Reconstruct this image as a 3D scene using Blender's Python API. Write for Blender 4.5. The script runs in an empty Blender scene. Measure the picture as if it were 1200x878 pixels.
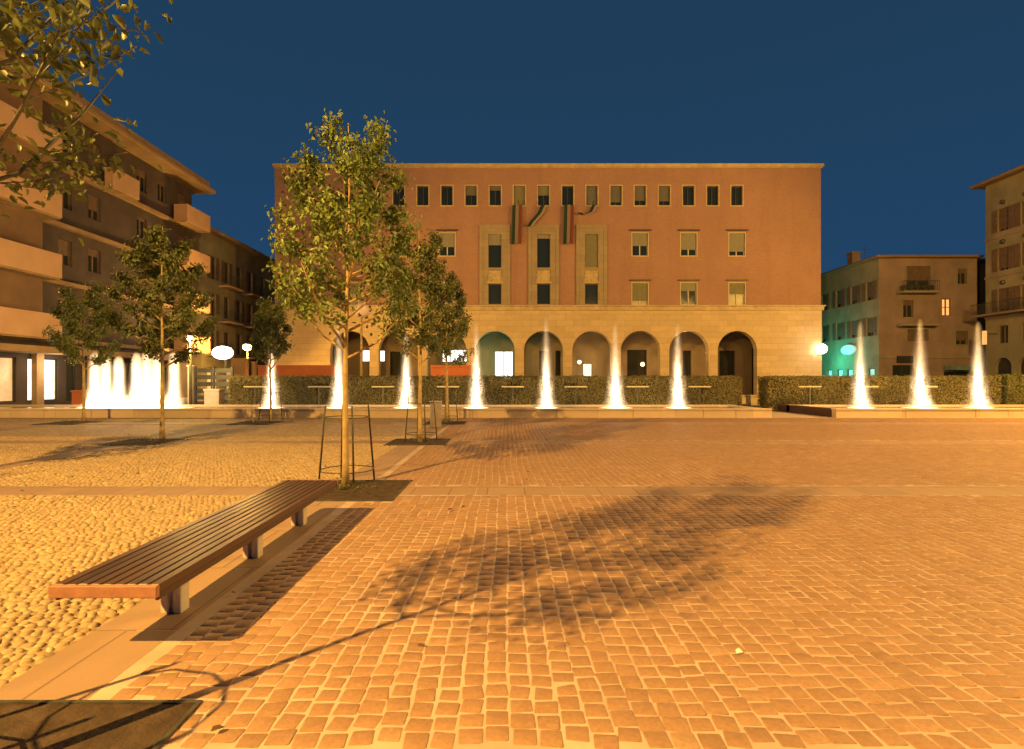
import bpy, math, random
import numpy as np
from mathutils import Vector, Matrix, noise as mnoise
R = math.radians
rnd = random.Random(7)
npr = np.random.RandomState(11)
scene = bpy.context.scene
COL = scene.collection

# ------------------------------------------------------------------ picture <-> world
PX, PY, FPX, CAMH = 593.0, 446.0, 650.0, 1.5
def XA(px, d): return (px - PX) / FPX * d
def ZA(py, d): return CAMH + (PY - py) / FPX * d

# ------------------------------------------------------------------ objects
ORG = {}
def tag(o, label=None, cat=None, group=None, kind=None):
    if label: o['label'] = label
    if cat: o['category'] = cat
    if group: o['group'] = group
    if kind: o['kind'] = kind
    return o
def thing(name, loc, label, cat, group=None):
    o = bpy.data.objects.new(name, None); COL.objects.link(o)
    o.location = loc; o.empty_display_size = .2
    ORG[o] = Vector(loc)
    return tag(o, label, cat, group)
def link_mesh(name, me, parent, mats, origin=None):
    for m in (mats if isinstance(mats, (list, tuple)) else [mats]): me.materials.append(m)
    o = bpy.data.objects.new(name, me); COL.objects.link(o)
    if parent is not None:
        o.parent = parent; ORG[o] = ORG[parent]
    else:
        ORG[o] = Vector(origin) if origin is not None else Vector((0, 0, 0))
        o.location = ORG[o]
    return o

class MB:
    def __init__(s): s.v = []; s.f = []; s.mi = []; s.cur = 0
    def add(s, vs, fs):
        b = len(s.v); s.v.extend([tuple(p) for p in vs])
        for f in fs: s.f.append(tuple(b + i for i in f)); s.mi.append(s.cur)
    def quad(s, a, b, c, d): s.add([a, b, c, d], [(0, 1, 2, 3)])
    def box(s, x0, x1, y0, y1, z0, z1, bev=0):
        if bev <= 0:
            vs = [(x, y, z) for z in (z0, z1) for y in (y0, y1) for x in (x0, x1)]
            s.add(vs, [(0, 2, 3, 1), (4, 5, 7, 6), (0, 1, 5, 4), (2, 6, 7, 3), (0, 4, 6, 2), (1, 3, 7, 5)])
        else:
            b = min(bev, (x1-x0)*.45, (y1-y0)*.45, (z1-z0)*.45)
            def ring(z, i):
                xa, xb, ya, yb = x0+i, x1-i, y0+i, y1-i
                c = b
                if i > 0: c = b*.6
                return [(xa+c, ya, z), (xb-c, ya, z), (xb, ya+c, z), (xb, yb-c, z), (xb-c, yb, z), (xa+c, yb, z), (xa, yb-c, z), (xa, ya+c, z)]
            vs = ring(z0, b*.8) + ring(z0+b, 0) + ring(z1-b, 0) + ring(z1, b*.8)
            fs = [tuple(range(7, -1, -1)), tuple(range(24, 32))]
            for k in range(3):
                for i in range(8):
                    j = (i+1) % 8
                    fs.append((8*k+i, 8*k+j, 8*k+8+j, 8*k+8+i))
            s.add(vs, fs)
    def fbox(s, F, u0, u1, v0, v1, w0, w1):
        p = [F(u, v, w) for w in (w0, w1) for v in (v0, v1) for u in (u0, u1)]
        s.add(p, [(0, 1, 3, 2), (4, 6, 7, 5), (0, 4, 5, 1), (2, 3, 7, 6), (0, 2, 6, 4), (1, 5, 7, 3)])
    def tube(s, pts, rads, n=8, cap=True):
        pts = [Vector(p) for p in pts]; rings = []
        up = None
        for i, p in enumerate(pts):
            if i == 0: t = pts[1]-p
            elif i == len(pts)-1: t = p-pts[i-1]
            else: t = pts[i+1]-pts[i-1]
            t.normalize()
            if up is None:
                up = Vector((1, 0, 0)) if abs(t.x) < .8 else Vector((0, 1, 0))
            a = up - t*up.dot(t); a.normalize(); b = t.cross(a); up = a
            r = rads[i] if isinstance(rads, (list, tuple)) else rads
            rings.append([p + (a*math.cos(2*math.pi*k/n) + b*math.sin(2*math.pi*k/n))*r for k in range(n)])
        vs = [q for rg in rings for q in rg]; fs = []
        for i in range(len(pts)-1):
            for k in range(n):
                j = (k+1) % n
                fs.append((i*n+k, i*n+j, (i+1)*n+j, (i+1)*n+k))
        if cap:
            fs.append(tuple(range(n-1, -1, -1))); fs.append(tuple(range((len(pts)-1)*n, len(pts)*n)))
        s.add(vs, fs)
    def lathe(s, c, prof, n=20, sx=1, sy=1):
        cx, cy, cz = c; vs = []; fs = []
        for (r, z) in prof:
            for k in range(n):
                a = 2*math.pi*k/n
                vs.append((cx+sx*r*math.cos(a), cy+sy*r*math.sin(a), cz+z))
        for i in range(len(prof)-1):
            for k in range(n):
                j = (k+1) % n
                fs.append((i*n+k, i*n+j, (i+1)*n+j, (i+1)*n+k))
        fs.append(tuple(range(n-1, -1, -1))); fs.append(tuple(range((len(prof)-1)*n, len(prof)*n)))
        s.add(vs, fs)
    def sphere(s, c, r, n=16, sz=1):
        m = n//2
        s.lathe(c, [(max(r*math.sin(math.pi*i/m), .001), -r*sz*math.cos(math.pi*i/m)) for i in range(m+1)], n)
    def build(s, name, mats, parent=None, origin=None, smooth=False):
        if parent is not None: o = ORG[parent]
        elif origin is not None: o = Vector(origin)
        else: o = Vector((0, 0, 0))
        me = bpy.data.meshes.new(name)
        me.from_pydata([(p[0]-o.x, p[1]-o.y, p[2]-o.z) for p in s.v], [], s.f)
        if any(s.mi): me.polygons.foreach_set('material_index', s.mi)
        if smooth: me.polygons.foreach_set('use_smooth', [True]*len(s.f))
        me.update()
        return link_mesh(name, me, parent, mats, o)
    def wall(s, F, u0, u1, v0, v1, ops, depth):
        us = sorted({u0, u1} | {q for o in ops for q in o[:2]}); vs = sorted({v0, v1} | {q for o in ops for q in o[2:4]})
        for i in range(len(us)-1):
            for j in range(len(vs)-1):
                uc, vc = (us[i]+us[i+1])/2, (vs[j]+vs[j+1])/2
                if any(o[0] < uc < o[1] and o[2] < vc < o[3] for o in ops): continue
                s.quad(F(us[i], vs[j], 0), F(us[i+1], vs[j], 0), F(us[i+1], vs[j+1], 0), F(us[i], vs[j+1], 0))
        for o in ops:
            a, b, c, d = o[:4]
            if len(o) > 4:
                r = (b-a)/2; sp = d-r; m = (a+b)/2; N = 20
                P = [(m-r*math.cos(math.pi*k/N), sp+r*math.sin(math.pi*k/N)) for k in range(N+1)]
                for k in range(N):
                    p, q = P[k], P[k+1]
                    s.quad(F(p[0], p[1], 0), F(q[0], q[1], 0), F(q[0], d, 0), F(p[0], d, 0))
                    s.quad(F(p[0], p[1], 0), F(q[0], q[1], 0), F(q[0], q[1], depth), F(p[0], p[1], depth))
                top = sp
            else:
                top = d
                s.quad(F(a, d, 0), F(b, d, 0), F(b, d, depth), F(a, d, depth))
                s.quad(F(a, c, 0), F(b, c, 0), F(b, c, depth), F(a, c, depth))
            s.quad(F(a, c, 0), F(a, top, 0), F(a, top, depth), F(a, c, depth))
            s.quad(F(b, c, 0), F(b, top, 0), F(b, top, depth), F(b, c, depth))
def frame(o, U, W):
    o, U, W = Vector(o), Vector(U), Vector(W); Z = Vector((0, 0, 1))
    return lambda u, v, w: o + U*u + Z*v + W*w

# ------------------------------------------------------------------ materials
class NT:
    def __init__(s, name):
        s.m = bpy.data.materials.new(name); s.m.use_nodes = True
        s.t = s.m.node_tree; s.t.nodes.clear()
        s.out = s.n('ShaderNodeOutputMaterial')
    def n(s, typ, **kw):
        x = s.t.nodes.new(typ)
        for k, v in kw.items(): setattr(x, k, v)
        return x
    def l(s, a, b): s.t.links.new(a, b)
    def put(s, sock, v):
        if hasattr(v, 'is_output'): s.l(v, sock)
        elif isinstance(v, (tuple, list)) and len(v) == 3 and sock.type == 'RGBA': sock.default_value = (*v, 1)
        else: sock.default_value = v
    def math(s, op, a, b=0.0, c=None):
        x = s.n('ShaderNodeMath', operation=op); s.put(x.inputs[0], a); s.put(x.inputs[1], b)
        if c is not None: s.put(x.inputs[2], c)
        return x.outputs[0]
    def mix(s, f, a, b, blend='MIX'):
        x = s.n('ShaderNodeMix', data_type='RGBA', blend_type=blend)
        s.put(x.inputs['Factor'], f); s.put(x.inputs[6], a); s.put(x.inputs[7], b)
        return x.outputs[2]
    def noise(s, scale, vec=None, detail=4, rough=.55):
        x = s.n('ShaderNodeTexNoise'); x.inputs['Scale'].default_value = scale
        x.inputs['Detail'].default_value = detail; x.inputs['Roughness'].default_value = rough
        if vec is not None: s.l(vec, x.inputs['Vector'])
        return x.outputs['Fac']
    def coord(s, which='Object'):
        return s.n('ShaderNodeTexCoord').outputs[which]
    def ramp(s, f, a, b):
        x = s.n('ShaderNodeMapRange'); s.put(x.inputs[0], f); x.inputs[1].default_value = a; x.inputs[2].default_value = b
        return x.outputs[0]
    def bump(s, h, dist=.01, strength=.5):
        x = s.n('ShaderNodeBump'); s.put(x.inputs['Height'], h); x.inputs['Distance'].default_value = dist
        x.inputs['Strength'].default_value = strength
        return x.outputs[0]
    def principled(s, col, rough=.7, normal=None, spec=.4, metal=0, **kw):
        x = s.n('ShaderNodeBsdfPrincipled'); s.put(x.inputs['Base Color'], col); s.put(x.inputs['Roughness'], rough)
        x.inputs['Specular IOR Level'].default_value = spec; x.inputs['Metallic'].default_value = metal
        if normal is not None: s.l(normal, x.inputs['Normal'])
        s.l(x.outputs[0], s.out.inputs['Surface'])
        return x

def surf(name, c, rough=.75, var=.25, scale=3, bump=.004, bscale=40, spec=.35, metal=0, dirt=None):
    t = NT(name); co = t.coord()
    n1 = t.noise(scale, co, 5); n2 = t.noise(bscale, co, 3)
    a = tuple(x*(1-var) for x in c); b = tuple(min(1, x*(1+var)) for x in c)
    col = t.mix(t.ramp(n1, .3, .7), a, b)
    if dirt:
        col = t.mix(t.math('MULTIPLY', t.ramp(t.noise(scale*.35, co, 6, .7), .45, .7), .6), col, dirt)
    t.principled(col, t.math('ADD', rough-.08, t.math('MULTIPLY', n2, .16)), t.bump(n2, bump, .6), spec, metal)
    return t.m
def emit(name, c, s, base=(.5, .5, .5), pattern=None):
    t = NT(name); p = t.principled(base, .4)
    if pattern is None:
        p.inputs['Emission Color'].default_value = (*c, 1)
    else:
        f = t.ramp(t.noise(pattern, t.coord(), 4, .7), .35, .65)
        t.l(t.mix(f, tuple(x*.45 for x in c), c), p.inputs['Emission Color'])
    p.inputs['Emission Strength'].default_value = s
    return t.m
def brick_mat(name, c1, c2, cm, sc=1.0, axis='XZ', bw=.25, bh=.07, var=.35):
    t = NT(name); co = t.coord(); sx = t.n('ShaderNodeSeparateXYZ'); t.l(co, sx.inputs[0])
    cb = t.n('ShaderNodeCombineXYZ')
    t.l(sx.outputs['X' if axis[0] == 'X' else 'Y'], cb.inputs[0]); t.l(sx.outputs['Z'], cb.inputs[1])
    br = t.n('ShaderNodeTexBrick'); t.l(cb.outputs[0], br.inputs['Vector'])
    br.inputs['Color1'].default_value = (*c1, 1); br.inputs['Color2'].default_value = (*c2, 1); br.inputs['Mortar'].default_value = (*cm, 1)
    br.inputs['Scale'].default_value = sc; br.inputs['Brick Width'].default_value = bw; br.inputs['Row Height'].default_value = bh
    br.inputs['Mortar Size'].default_value = .008; br.inputs['Mortar Smooth'].default_value = .3
    n1 = t.noise(.35, co, 6, .65)
    col = t.mix(t.math('MULTIPLY', t.ramp(n1, .35, .7), var), br.outputs['Color'], tuple(x*.6 for x in c1))
    mp = t.n('ShaderNodeMapping'); t.l(co, mp.inputs[0]); mp.inputs['Scale'].default_value = (.9, .9, .10)
    col = t.mix(t.math('MULTIPLY', t.ramp(t.noise(1.0, mp.outputs[0], 6, .7), .5, .8), .35), col, tuple(x*.5 for x in c1))
    t.principled(col, .85, t.bump(br.outputs['Fac'], -.004, .5), .25)
    return t.m
def slab_mat(name, c, axis='XZ', bw=1.4, bh=.6, ms=.012, var=.2):
    t = NT(name); co = t.coord(); sx = t.n('ShaderNodeSeparateXYZ'); t.l(co, sx.inputs[0])
    cb = t.n('ShaderNodeCombineXYZ')
    t.l(sx.outputs[axis[0]], cb.inputs[0]); t.l(sx.outputs[axis[1]], cb.inputs[1])
    br = t.n('ShaderNodeTexBrick'); t.l(cb.outputs[0], br.inputs['Vector'])
    br.inputs['Color1'].default_value = (*[x*(1-var*.5) for x in c], 1); br.inputs['Color2'].default_value = (*[min(1, x*(1+var*.5)) for x in c], 1)
    br.inputs['Mortar'].default_value = (*[x*.55 for x in c], 1)
    br.inputs['Scale'].default_value = 1; br.inputs['Brick Width'].default_value = bw; br.inputs['Row Height'].default_value = bh
    br.inputs['Mortar Size'].default_value = ms; br.inputs['Mortar Smooth'].default_value = .2
    n1 = t.noise(2.2, co, 6, .65); n2 = t.noise(60, co, 3)
    col = t.mix(t.math('MULTIPLY', t.ramp(n1, .35, .75), .35), br.outputs['Color'], tuple(x*.62 for x in c))
    t.principled(col, .72, t.bump(t.math('ADD', t.math('MULTIPLY', br.outputs['Fac'], -1.5), n2), .003, .5), .3)
    return t.m

M = {}
M['brick'] = brick_mat('facade brick', (.395, .22, .145), (.335, .185, .12), (.38, .25, .17))
M['stone'] = slab_mat('facade stone', (.57, .43, .225), 'XZ', 1.6, .55, .01)
M['trim'] = surf('stone trim', (.48, .37, .19), .8, .18, 2)
M['portal'] = slab_mat('portal stone', (.33, .26, .15), 'XZ', 1.2, .7, .008)
M['glass'] = (lambda t: (t.principled((.02, .03, .028), t.math('ADD', .06, t.math('MULTIPLY', t.noise(3, t.coord()), .12)), t.bump(t.noise(1.3, t.coord(), 2), .02, .25), .5), t.m)[1])(NT('dark glass'))
M['blind'] = surf('roller blind', (.20, .19, .10), .8, .15, 8)
M['blindgrey'] = surf('grey blind', (.25, .235, .16), .8, .15, 8)
M['blinddim'] = surf('dim blind', (.14, .135, .105), .8, .15, 8)
M['frame'] = surf('painted frame', (.56, .50, .30), .6, .1, 8)
M['paleglass'] = surf('curtained glass', (.36, .33, .19), .35, .3, 1.6, .002, 12, .5)
M['darkmetal'] = surf('dark metal', (.05, .05, .045), .45, .3, 12, .001, 80, .5, .3)
M['stake'] = surf('stake steel', (.09, .085, .06), .5, .35, 10, .001, 90, .5, .4)
M['plaster_dark'] = surf('brown plaster', (.08, .062, .056), .9, .22, .7, .006, 22, .2, 0, (.06, .045, .04))
M['plaster_tan'] = surf('ochre plaster', (.38, .25, .13), .9, .2, .6, .006, 22, .2, 0, (.22, .15, .09))
M['parapet'] = surf('balcony parapet', (.46, .29, .17), .85, .1, .8, .003, 30, .2)
M['soffit'] = surf('eaves', (.30, .20, .10), .85, .2, 1)
M['rplaster'] = surf('rose plaster', (.25, .18, .14), .9, .22, .6, .006, 22, .2, 0, (.17, .14, .10))
M['rplaster2'] = surf('olive plaster', (.24, .21, .13), .9, .22, .6, .006, 22, .2, 0, (.16, .15, .10))
M['shutter'] = surf('shutter', (.13, .085, .055), .7, .25, 5)
M['rooftile'] = brick_mat('roof tile', (.26, .17, .09), (.20, .13, .07), (.09, .06, .04), 1, 'XZ', .3, .35)
M['asphalt'] = surf('asphalt', (.055, .05, .045), .85, .25, 1, .006, 60, .3)
M['pave'] = surf('pavement', (.20, .17, .13), .85, .2, 1, .004, 40, .3)
M['band'] = slab_mat('granite band', (.36, .25, .17), 'XY', .5, 1.1, .008, .15)
M['bed'] = surf('joint sand', (.53, .41, .32), .95, .15, 2.5, .003, 140, .15, 0, (.38, .28, .20))
M['concrete'] = surf('pale concrete', (.50, .46, .40), .8, .15, 4, .003, 60, .25)
M['poolstone'] = slab_mat('pool stone', (.62, .49, .32), 'XZ', 3.1, .9, .006, .25)
M['poolbrick'] = brick_mat('pool brick', (.11, .06, .04), (.09, .05, .035), (.06, .04, .03), 1, 'YZ', .25, .09)
M['terracotta'] = surf('terracotta', (.45, .14, .06), .85, .15, 1)
M['soil'] = surf('tree pit soil', (.07, .05, .035), .95, .35, 8, .03, 26, .15)
M['bark'] = surf('young bark', (.40, .30, .14), .85, .25, 9, .006, 50, .2)
M['bin'] = surf('galvanised bin', (.36, .31, .26), .5, .15, 6, .002, 60, .5, .4)
M['paper'] = surf('paper', (.8, .78, .72), .8, .05, 9)
M['black'] = surf('interior dark', (.03, .028, .022), .9, .3, 1)

def leaf_mat(name, c, var=.5):
    t = NT(name); at = t.n('ShaderNodeAttribute', attribute_name='tone')
    col = t.mix(at.outputs['Fac'], tuple(x*(1-var) for x in c), tuple(x*(1+var) for x in c))
    d = t.n('ShaderNodeBsdfPrincipled'); t.l(col, d.inputs['Base Color']); d.inputs['Roughness'].default_value = .42
    d.inputs['Specular IOR Level'].default_value = .45
    tr = t.n('ShaderNodeBsdfTranslucent'); t.l(t.mix(.5, col, (c[0]*1.3, c[1]*1.4, c[2])), tr.inputs[0])
    mx = t.n('ShaderNodeMixShader'); mx.inputs[0].default_value = .3
    t.l(d.outputs[0], mx.inputs[1]); t.l(tr.outputs[0], mx.inputs[2]); t.l(mx.outputs[0], t.out.inputs['Surface'])
    return t.m
M['leaf'] = leaf_mat('pear leaf', (.16, .215, .05))
M['leafdark'] = leaf_mat('dark leaf', (.11, .13, .035))
M['dryleaf'] = leaf_mat('dry leaf', (.24, .15, .06))
M['hedge'] = leaf_mat('hedge leaf', (.25, .22, .085), .32)

def wood():
    t = NT('bench wood'); co = t.coord(); mp = t.n('ShaderNodeMapping'); t.l(co, mp.inputs[0]); mp.inputs['Scale'].default_value = (30, 1.2, 30)
    n1 = t.noise(1.5, mp.outputs[0], 6, .6)
    at = t.n('ShaderNodeAttribute', attribute_name='tone')
    col = t.mix(t.ramp(n1, .3, .7), (.024, .015, .011), (.068, .038, .027))
    col = t.mix(t.math('MULTIPLY', at.outputs['Fac'], .5), col, (.11, .055, .034))
    t.principled(col, t.math('ADD', .28, t.math('MULTIPLY', n1, .25)), t.bump(n1, .002, .5), .5)
    return t.m
M['wood'] = wood()
M['litendwood'] = surf('lit end board', (.33, .16, .10), .6, .2, 14, .002, 50, .35)  # bench ends in direct lamplight: that brightness is put into the colour

def sett_mat(name, ca, cb, cc, rough=.68):
    t = NT(name); at = t.n('ShaderNodeAttribute', attribute_name='tone'); co = t.coord()
    f = at.outputs['Fac']
    n = t.noise(45, co, 5, .65); n2 = t.noise(.5, co, 3)
    col = t.mix(f, ca, cb)
    col = t.mix(t.ramp(f, .82, 1.0), col, cc)
    col = t.mix(t.math('MULTIPLY', t.ramp(n, .35, .7), .45), col, tuple(x*.6 for x in ca))
    col = t.mix(t.math('MULTIPLY', t.ramp(n2, .4, .7), .3), col, tuple(x*.6 for x in cb))
    n3 = t.noise(3.2, co, 6, .7)
    col = t.mix(t.math('MULTIPLY', t.ramp(n3, .52, .72), .4), col, tuple(x*.5 for x in ca))
    t.principled(col, rough, t.bump(n, .005, .8), .3)
    return t.m
M['sett'] = sett_mat('porphyry sett', (.335, .205, .115), (.43, .265, .15), (.50, .33, .20))
M['pebble'] = sett_mat('river pebble', (.38, .28, .15), (.56, .43, .25), (.66, .54, .36), .6)
def far_pebble():
    t = NT('pebble paving'); co = t.coord()
    v = t.n('ShaderNodeTexVoronoi'); t.l(co, v.inputs['Vector']); v.inputs['Scale'].default_value = 10.5
    f = t.ramp(v.outputs['Distance'], .2, .75)
    col = t.mix(f, (.50, .375, .21), (.32, .235, .13))
    t.principled(col, .75, t.bump(f, -.03, .9), .3)
    return t.m
M['farpebble'] = far_pebble()

def water_mat():
    t = NT('pool water'); n = t.noise(7, t.coord(), 3)
    p = t.principled((.10, .075, .02), .12, t.bump(n, .02, .5), .5)
    p.inputs['IOR'].default_value = 1.33
    return t.m
M['water'] = water_mat()

def jet_mat(name, H, prof_r, core_r, core_d, halo_d, soft=1.0):
    """water spray: scatter density falls off from the jet's axis"""
    t = NT(name); sx = t.n('ShaderNodeSeparateXYZ'); t.l(t.coord('Object'), sx.inputs[0])
    x2 = t.math('MULTIPLY', sx.outputs[0], sx.outputs[0]); y2 = t.math('MULTIPLY', sx.outputs[1], sx.outputs[1])
    r2 = t.math('ADD', x2, y2)
    h = t.math('MINIMUM', t.math('MAXIMUM', t.math('DIVIDE', sx.outputs[2], H), 0.0), 1.0)
    inv = t.math('SUBTRACT', 1.0, h)
    # halo radius tapers upward
    hr = t.math('ADD', t.math('MULTIPLY', t.math('POWER', inv, 1.5), prof_r), .10*soft)
    hal = t.math('POWER', 2.718, t.math('MULTIPLY', t.math('DIVIDE', r2, t.math('MULTIPLY', hr, hr)), -1.6))
    cr = t.math('ADD', core_r*1.0, t.math('MULTIPLY', t.math('POWER', inv, 6), core_r*2.2))
    core = t.math('POWER', 2.718, t.math('MULTIPLY', t.math('DIVIDE', r2, t.math('MULTIPLY', cr, cr)), -1.0))
    top = t.ramp(inv, 0.0, .12)
    mp = t.n('ShaderNodeMapping'); t.l(t.coord('Object'), mp.inputs[0]); mp.inputs['Scale'].default_value = (13, 13, 2.2)
    nz = t.math('MULTIPLY', t.ramp(t.noise(1, mp.outputs[0], 5, .7), .36, .62), 1.5)
    d = t.math('ADD', t.math('MULTIPLY', hal, halo_d), t.math('MULTIPLY', core, t.math('MULTIPLY', t.math('ADD', .8, t.math('MULTIPLY', h, 2.4)), core_d)))
    d = t.math('MULTIPLY', t.math('MULTIPLY', d, top), t.math('ADD', .25, nz))
    v = t.n('ShaderNodeVolumeScatter'); v.inputs['Color'].default_value = (.98, .96, .94, 1); v.inputs['Anisotropy'].default_value = 0.0
    t.l(d, v.inputs['Density']); t.l(v.outputs[0], t.out.inputs['Volume'])
    return t.m
M['foam'] = surf('white foam', (.85, .83, .78), .6, .1, 8, .03, 14, .3)

# ------------------------------------------------------------------ world, camera, view
w = bpy.data.worlds.new("World"); scene.world = w; w.use_nodes = True
nt = w.node_tree; bg = nt.nodes['Background']
sky = nt.nodes.new('ShaderNodeTexSky'); sky.sky_type = 'NISHITA'; sky.sun_disc = False
SUN_EL, SUN_ROT = -6.0, 200.0
sky.sun_elevation = R(SUN_EL); sky.sun_rotation = R(SUN_ROT); sky.ozone_density = 4.0
mx = nt.nodes.new('ShaderNodeMix'); mx.data_type = 'RGBA'; mx.blend_type = 'ADD'; mx.inputs['Factor'].default_value = 1
tc = nt.nodes.new('ShaderNodeTexCoord'); sxyz = nt.nodes.new('ShaderNodeSeparateXYZ'); nt.links.new(tc.outputs['Generated'], sxyz.inputs[0])
mr = nt.nodes.new('ShaderNodeMapRange'); nt.links.new(sxyz.outputs[2], mr.inputs[0]); mr.inputs[1].default_value = .05; mr.inputs[2].default_value = .5
gm = nt.nodes.new('ShaderNodeMix'); gm.data_type = 'RGBA'; nt.links.new(mr.outputs[0], gm.inputs['Factor']); gm.inputs[6].default_value = (.14, .53, 1.27, 1); gm.inputs[7].default_value = (.125, .43, .90, 1)
nt.links.new(gm.outputs[2], mx.inputs[7])
nt.links.new(sky.outputs[0], mx.inputs[6])   # city-lit night air
nt.links.new(mx.outputs[2], bg.inputs[0]); bg.inputs[1].default_value = .11

cam = bpy.data.cameras.new('camera'); co = bpy.data.objects.new('camera', cam); COL.objects.link(co)
co.location = (0, 0, CAMH); co.rotation_euler = (R(90), 0, 0)
cam.sensor_width = 36; cam.lens = FPX/1200*36; cam.shift_x = (600-PX)/1200; cam.shift_y = (PY-439)/1200
cam.clip_start = .05; cam.clip_end = 2000
scene.camera = co
scene.view_settings.view_transform = 'Standard'; scene.view_settings.look = 'None'
scene.view_settings.exposure = 0; scene.view_settings.gamma = 1
scene.render.engine = 'CYCLES'
cy = scene.cycles
cy.use_denoising = True
try: cy.denoiser = 'OPENIMAGEDENOISE'
except Exception: pass
cy.max_bounces = 6; cy.diffuse_bounces = 3; cy.glossy_bounces = 3; cy.transmission_bounces = 4; cy.volume_bounces = 1
cy.transparent_max_bounces = 24; cy.sample_clamp_indirect = 4; cy.volume_step_rate = 1.0; cy.volume_max_steps = 128
cy.caustics_reflective = False; cy.caustics_refractive = False

SODIUM = (1.0, .535, .115)
def lamp(name, loc, power, c=SODIUM, rad=.15, spot=None, aim=None, blend=.5):
    l = bpy.data.lights.new(name, 'SPOT' if spot else 'POINT'); l.energy = power; l.color = c; l.shadow_soft_size = rad
    if spot: l.spot_size = R(spot); l.spot_blend = blend
    o = bpy.data.objects.new(name, l); COL.objects.link(o); o.location = loc
    if aim is not None: o.rotation_euler = (Vector(aim)-Vector(loc)).to_track_quat('-Z', 'Y').to_euler()
    return o

# ------------------------------------------------------------------ ground
mb = MB(); mb.quad((-700, -60, -.03), (700, -60, -.03), (700, 900, -.03), (-700, 900, -.03))
tag(mb.build('ground', M['asphalt']), kind='structure')
mb = MB(); mb.box(-60, 60, 43, 51.95, -.02, .10); mb.box(-24.9, -20, 26, 43, -.02, .10)
tag(mb.build('pavement', M['pave']), kind='structure')
# square: joint bed everywhere, bands, setts to the right, pebbles to the left
YF = 22.1                                    # front of the pool
mb = MB(); mb.quad((-2.2, -9, .0128), (34, -9, .0128), (34, 27, .0128), (-2.2, 27, .0128)); 
tag(mb.build('joint_bed', M['bed']), kind='structure')
mb = MB(); mb.quad((-30, -9, .001), (-2.2, -9, .001), (-2.2, YF+5, .001), (-30, YF+5, .001))
tag(mb.build('pebble_paving', M['farpebble']), kind='structure')
bandsX = [(-2.45, -1.95), (-9.0, -8.5), (-15.55, -15.05)]
bandsY = [(1.65, 2.2), (7.2, 7.8), (13.1, 13.7), (18.9, 19.5)]
pits = [(x, y) for x in (-2.1, -8.74, -15.3) for y in (1.86, 7.52, 13.4, 19.4)]
PH = .68
mb = MB()
def bandbox(x0, x1, y0, y1):
    mb.box(x0, x1, y0, y1, -.01, .014, .004)
for (a, b) in bandsX:
    y = -9.0
    for (c, d) in bandsY + [(YF, YF)]:
        while y < c - .01:
            e = min(y+1.1, c)
            if e-y > .03: bandbox(a, b, y+.003, e-.003)
            y = e
        y = d
for (c, d) in bandsY:
    x = -28.0
    while x < 33:
        e = x+1.15
        bandbox(x+.003, e-.003, c, d); x = e
o = mb.build('granite_band', M['band']); tag(o, kind='structure')
mb = MB()
for (x, y) in pits:
    mb.box(x-PH, x+PH, y-PH, y+PH, -.02, .02)
tag(mb.build('tree_pit_soil', M['soil']), kind='structure')
mb = MB()
for (x, y) in pits:                           # thin steel edging round every pit
    for (a, b, c, d) in ((x-PH-.02, x-PH, y-PH-.02, y+PH+.02), (x+PH, x+PH+.02, y-PH-.02, y+PH+.02), (x-PH, x+PH, y-PH-.02, y-PH), (x-PH, x+PH, y+PH, y+PH+.02)):
        mb.box(a, b, c, d, -.01, .026)
tag(mb.build('pit_edging', M['stake']), kind='structure')

def blocked(x, y, m=.05):
    for (a, b) in bandsX:
        if a-m < x < b+m: return True
    for (a, b) in bandsY:
        if a-m < y < b+m: return True
    for (px, py) in pits:
        if abs(x-px) < PH+m and abs(y-py) < PH+m: return True
    return False

def np_mesh(name, verts, loops, starts, tots, tone, mat, smooth=False):
    me = bpy.data.meshes.new(name)
    me.vertices.add(len(verts)); me.vertices.foreach_set('co', verts.astype(np.float32).ravel())
    me.loops.add(len(loops)); me.loops.foreach_set('vertex_index', loops.astype(np.int32))
    me.polygons.add(len(starts)); me.polygons.foreach_set('loop_start', starts.astype(np.int32)); me.polygons.foreach_set('loop_total', tots.astype(np.int32))
    me.update(calc_edges=True)
    if tone is not None:
        a = me.attributes.new('tone', 'FLOAT', 'FACE'); a.data.foreach_set('value', tone.astype(np.float32))
    if smooth: me.polygons.foreach_set('use_smooth', np.ones(len(starts), bool))
    me.materials.append(mat)
    return me

def warp(x, y):
    v = mnoise.noise(Vector((x*.35, y*.35, 3.1))); u = mnoise.noise(Vector((x*.35, y*.35, 9.7)))
    return .07*v, .05*u
# setts: each one a small bevelled block, laid in courses running away from the camera
P = .109
cells = []
nx = int(27/P)
for i in range(nx):
    off = rnd.random()*P
    for j in range(int((YF-1.2)/P)):
        x = -1.95 + (i+.5)*P; y = 1.2 + j*P + off*.55
        if x > .98*y + 3.5 or y > YF-.1: continue
        if blocked(x, y, .055): continue
        cells.append((x, y))
n = len(cells)
C = np.array(cells); WP = np.array([warp(x, y) for x, y in cells])
edge = np.clip((C[:, 0]+1.95)/.6, 0, 1)
C = C + WP*np.stack([edge, np.ones(n)*.5], 1)
half = P/2 - .0042
hx = half*(1+npr.uniform(-.10, .06, n)); hy = half*(1+npr.uniform(-.16, .07, n))
ang = npr.normal(0, .065, n); zt = .0155+npr.uniform(-.0015, .0015, n); tx = npr.normal(0, .012, n); ty = npr.normal(0, .012, n)
c8 = np.array([(-.9, -1), (.9, -1), (1, -.88), (1, .88), (.9, 1), (-.9, 1), (-1, .88), (-1, -.88)])
jit = npr.uniform(-.1, .08, (n, 4, 2))[:, [0, 1, 1, 2, 2, 3, 3, 0]]
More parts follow.
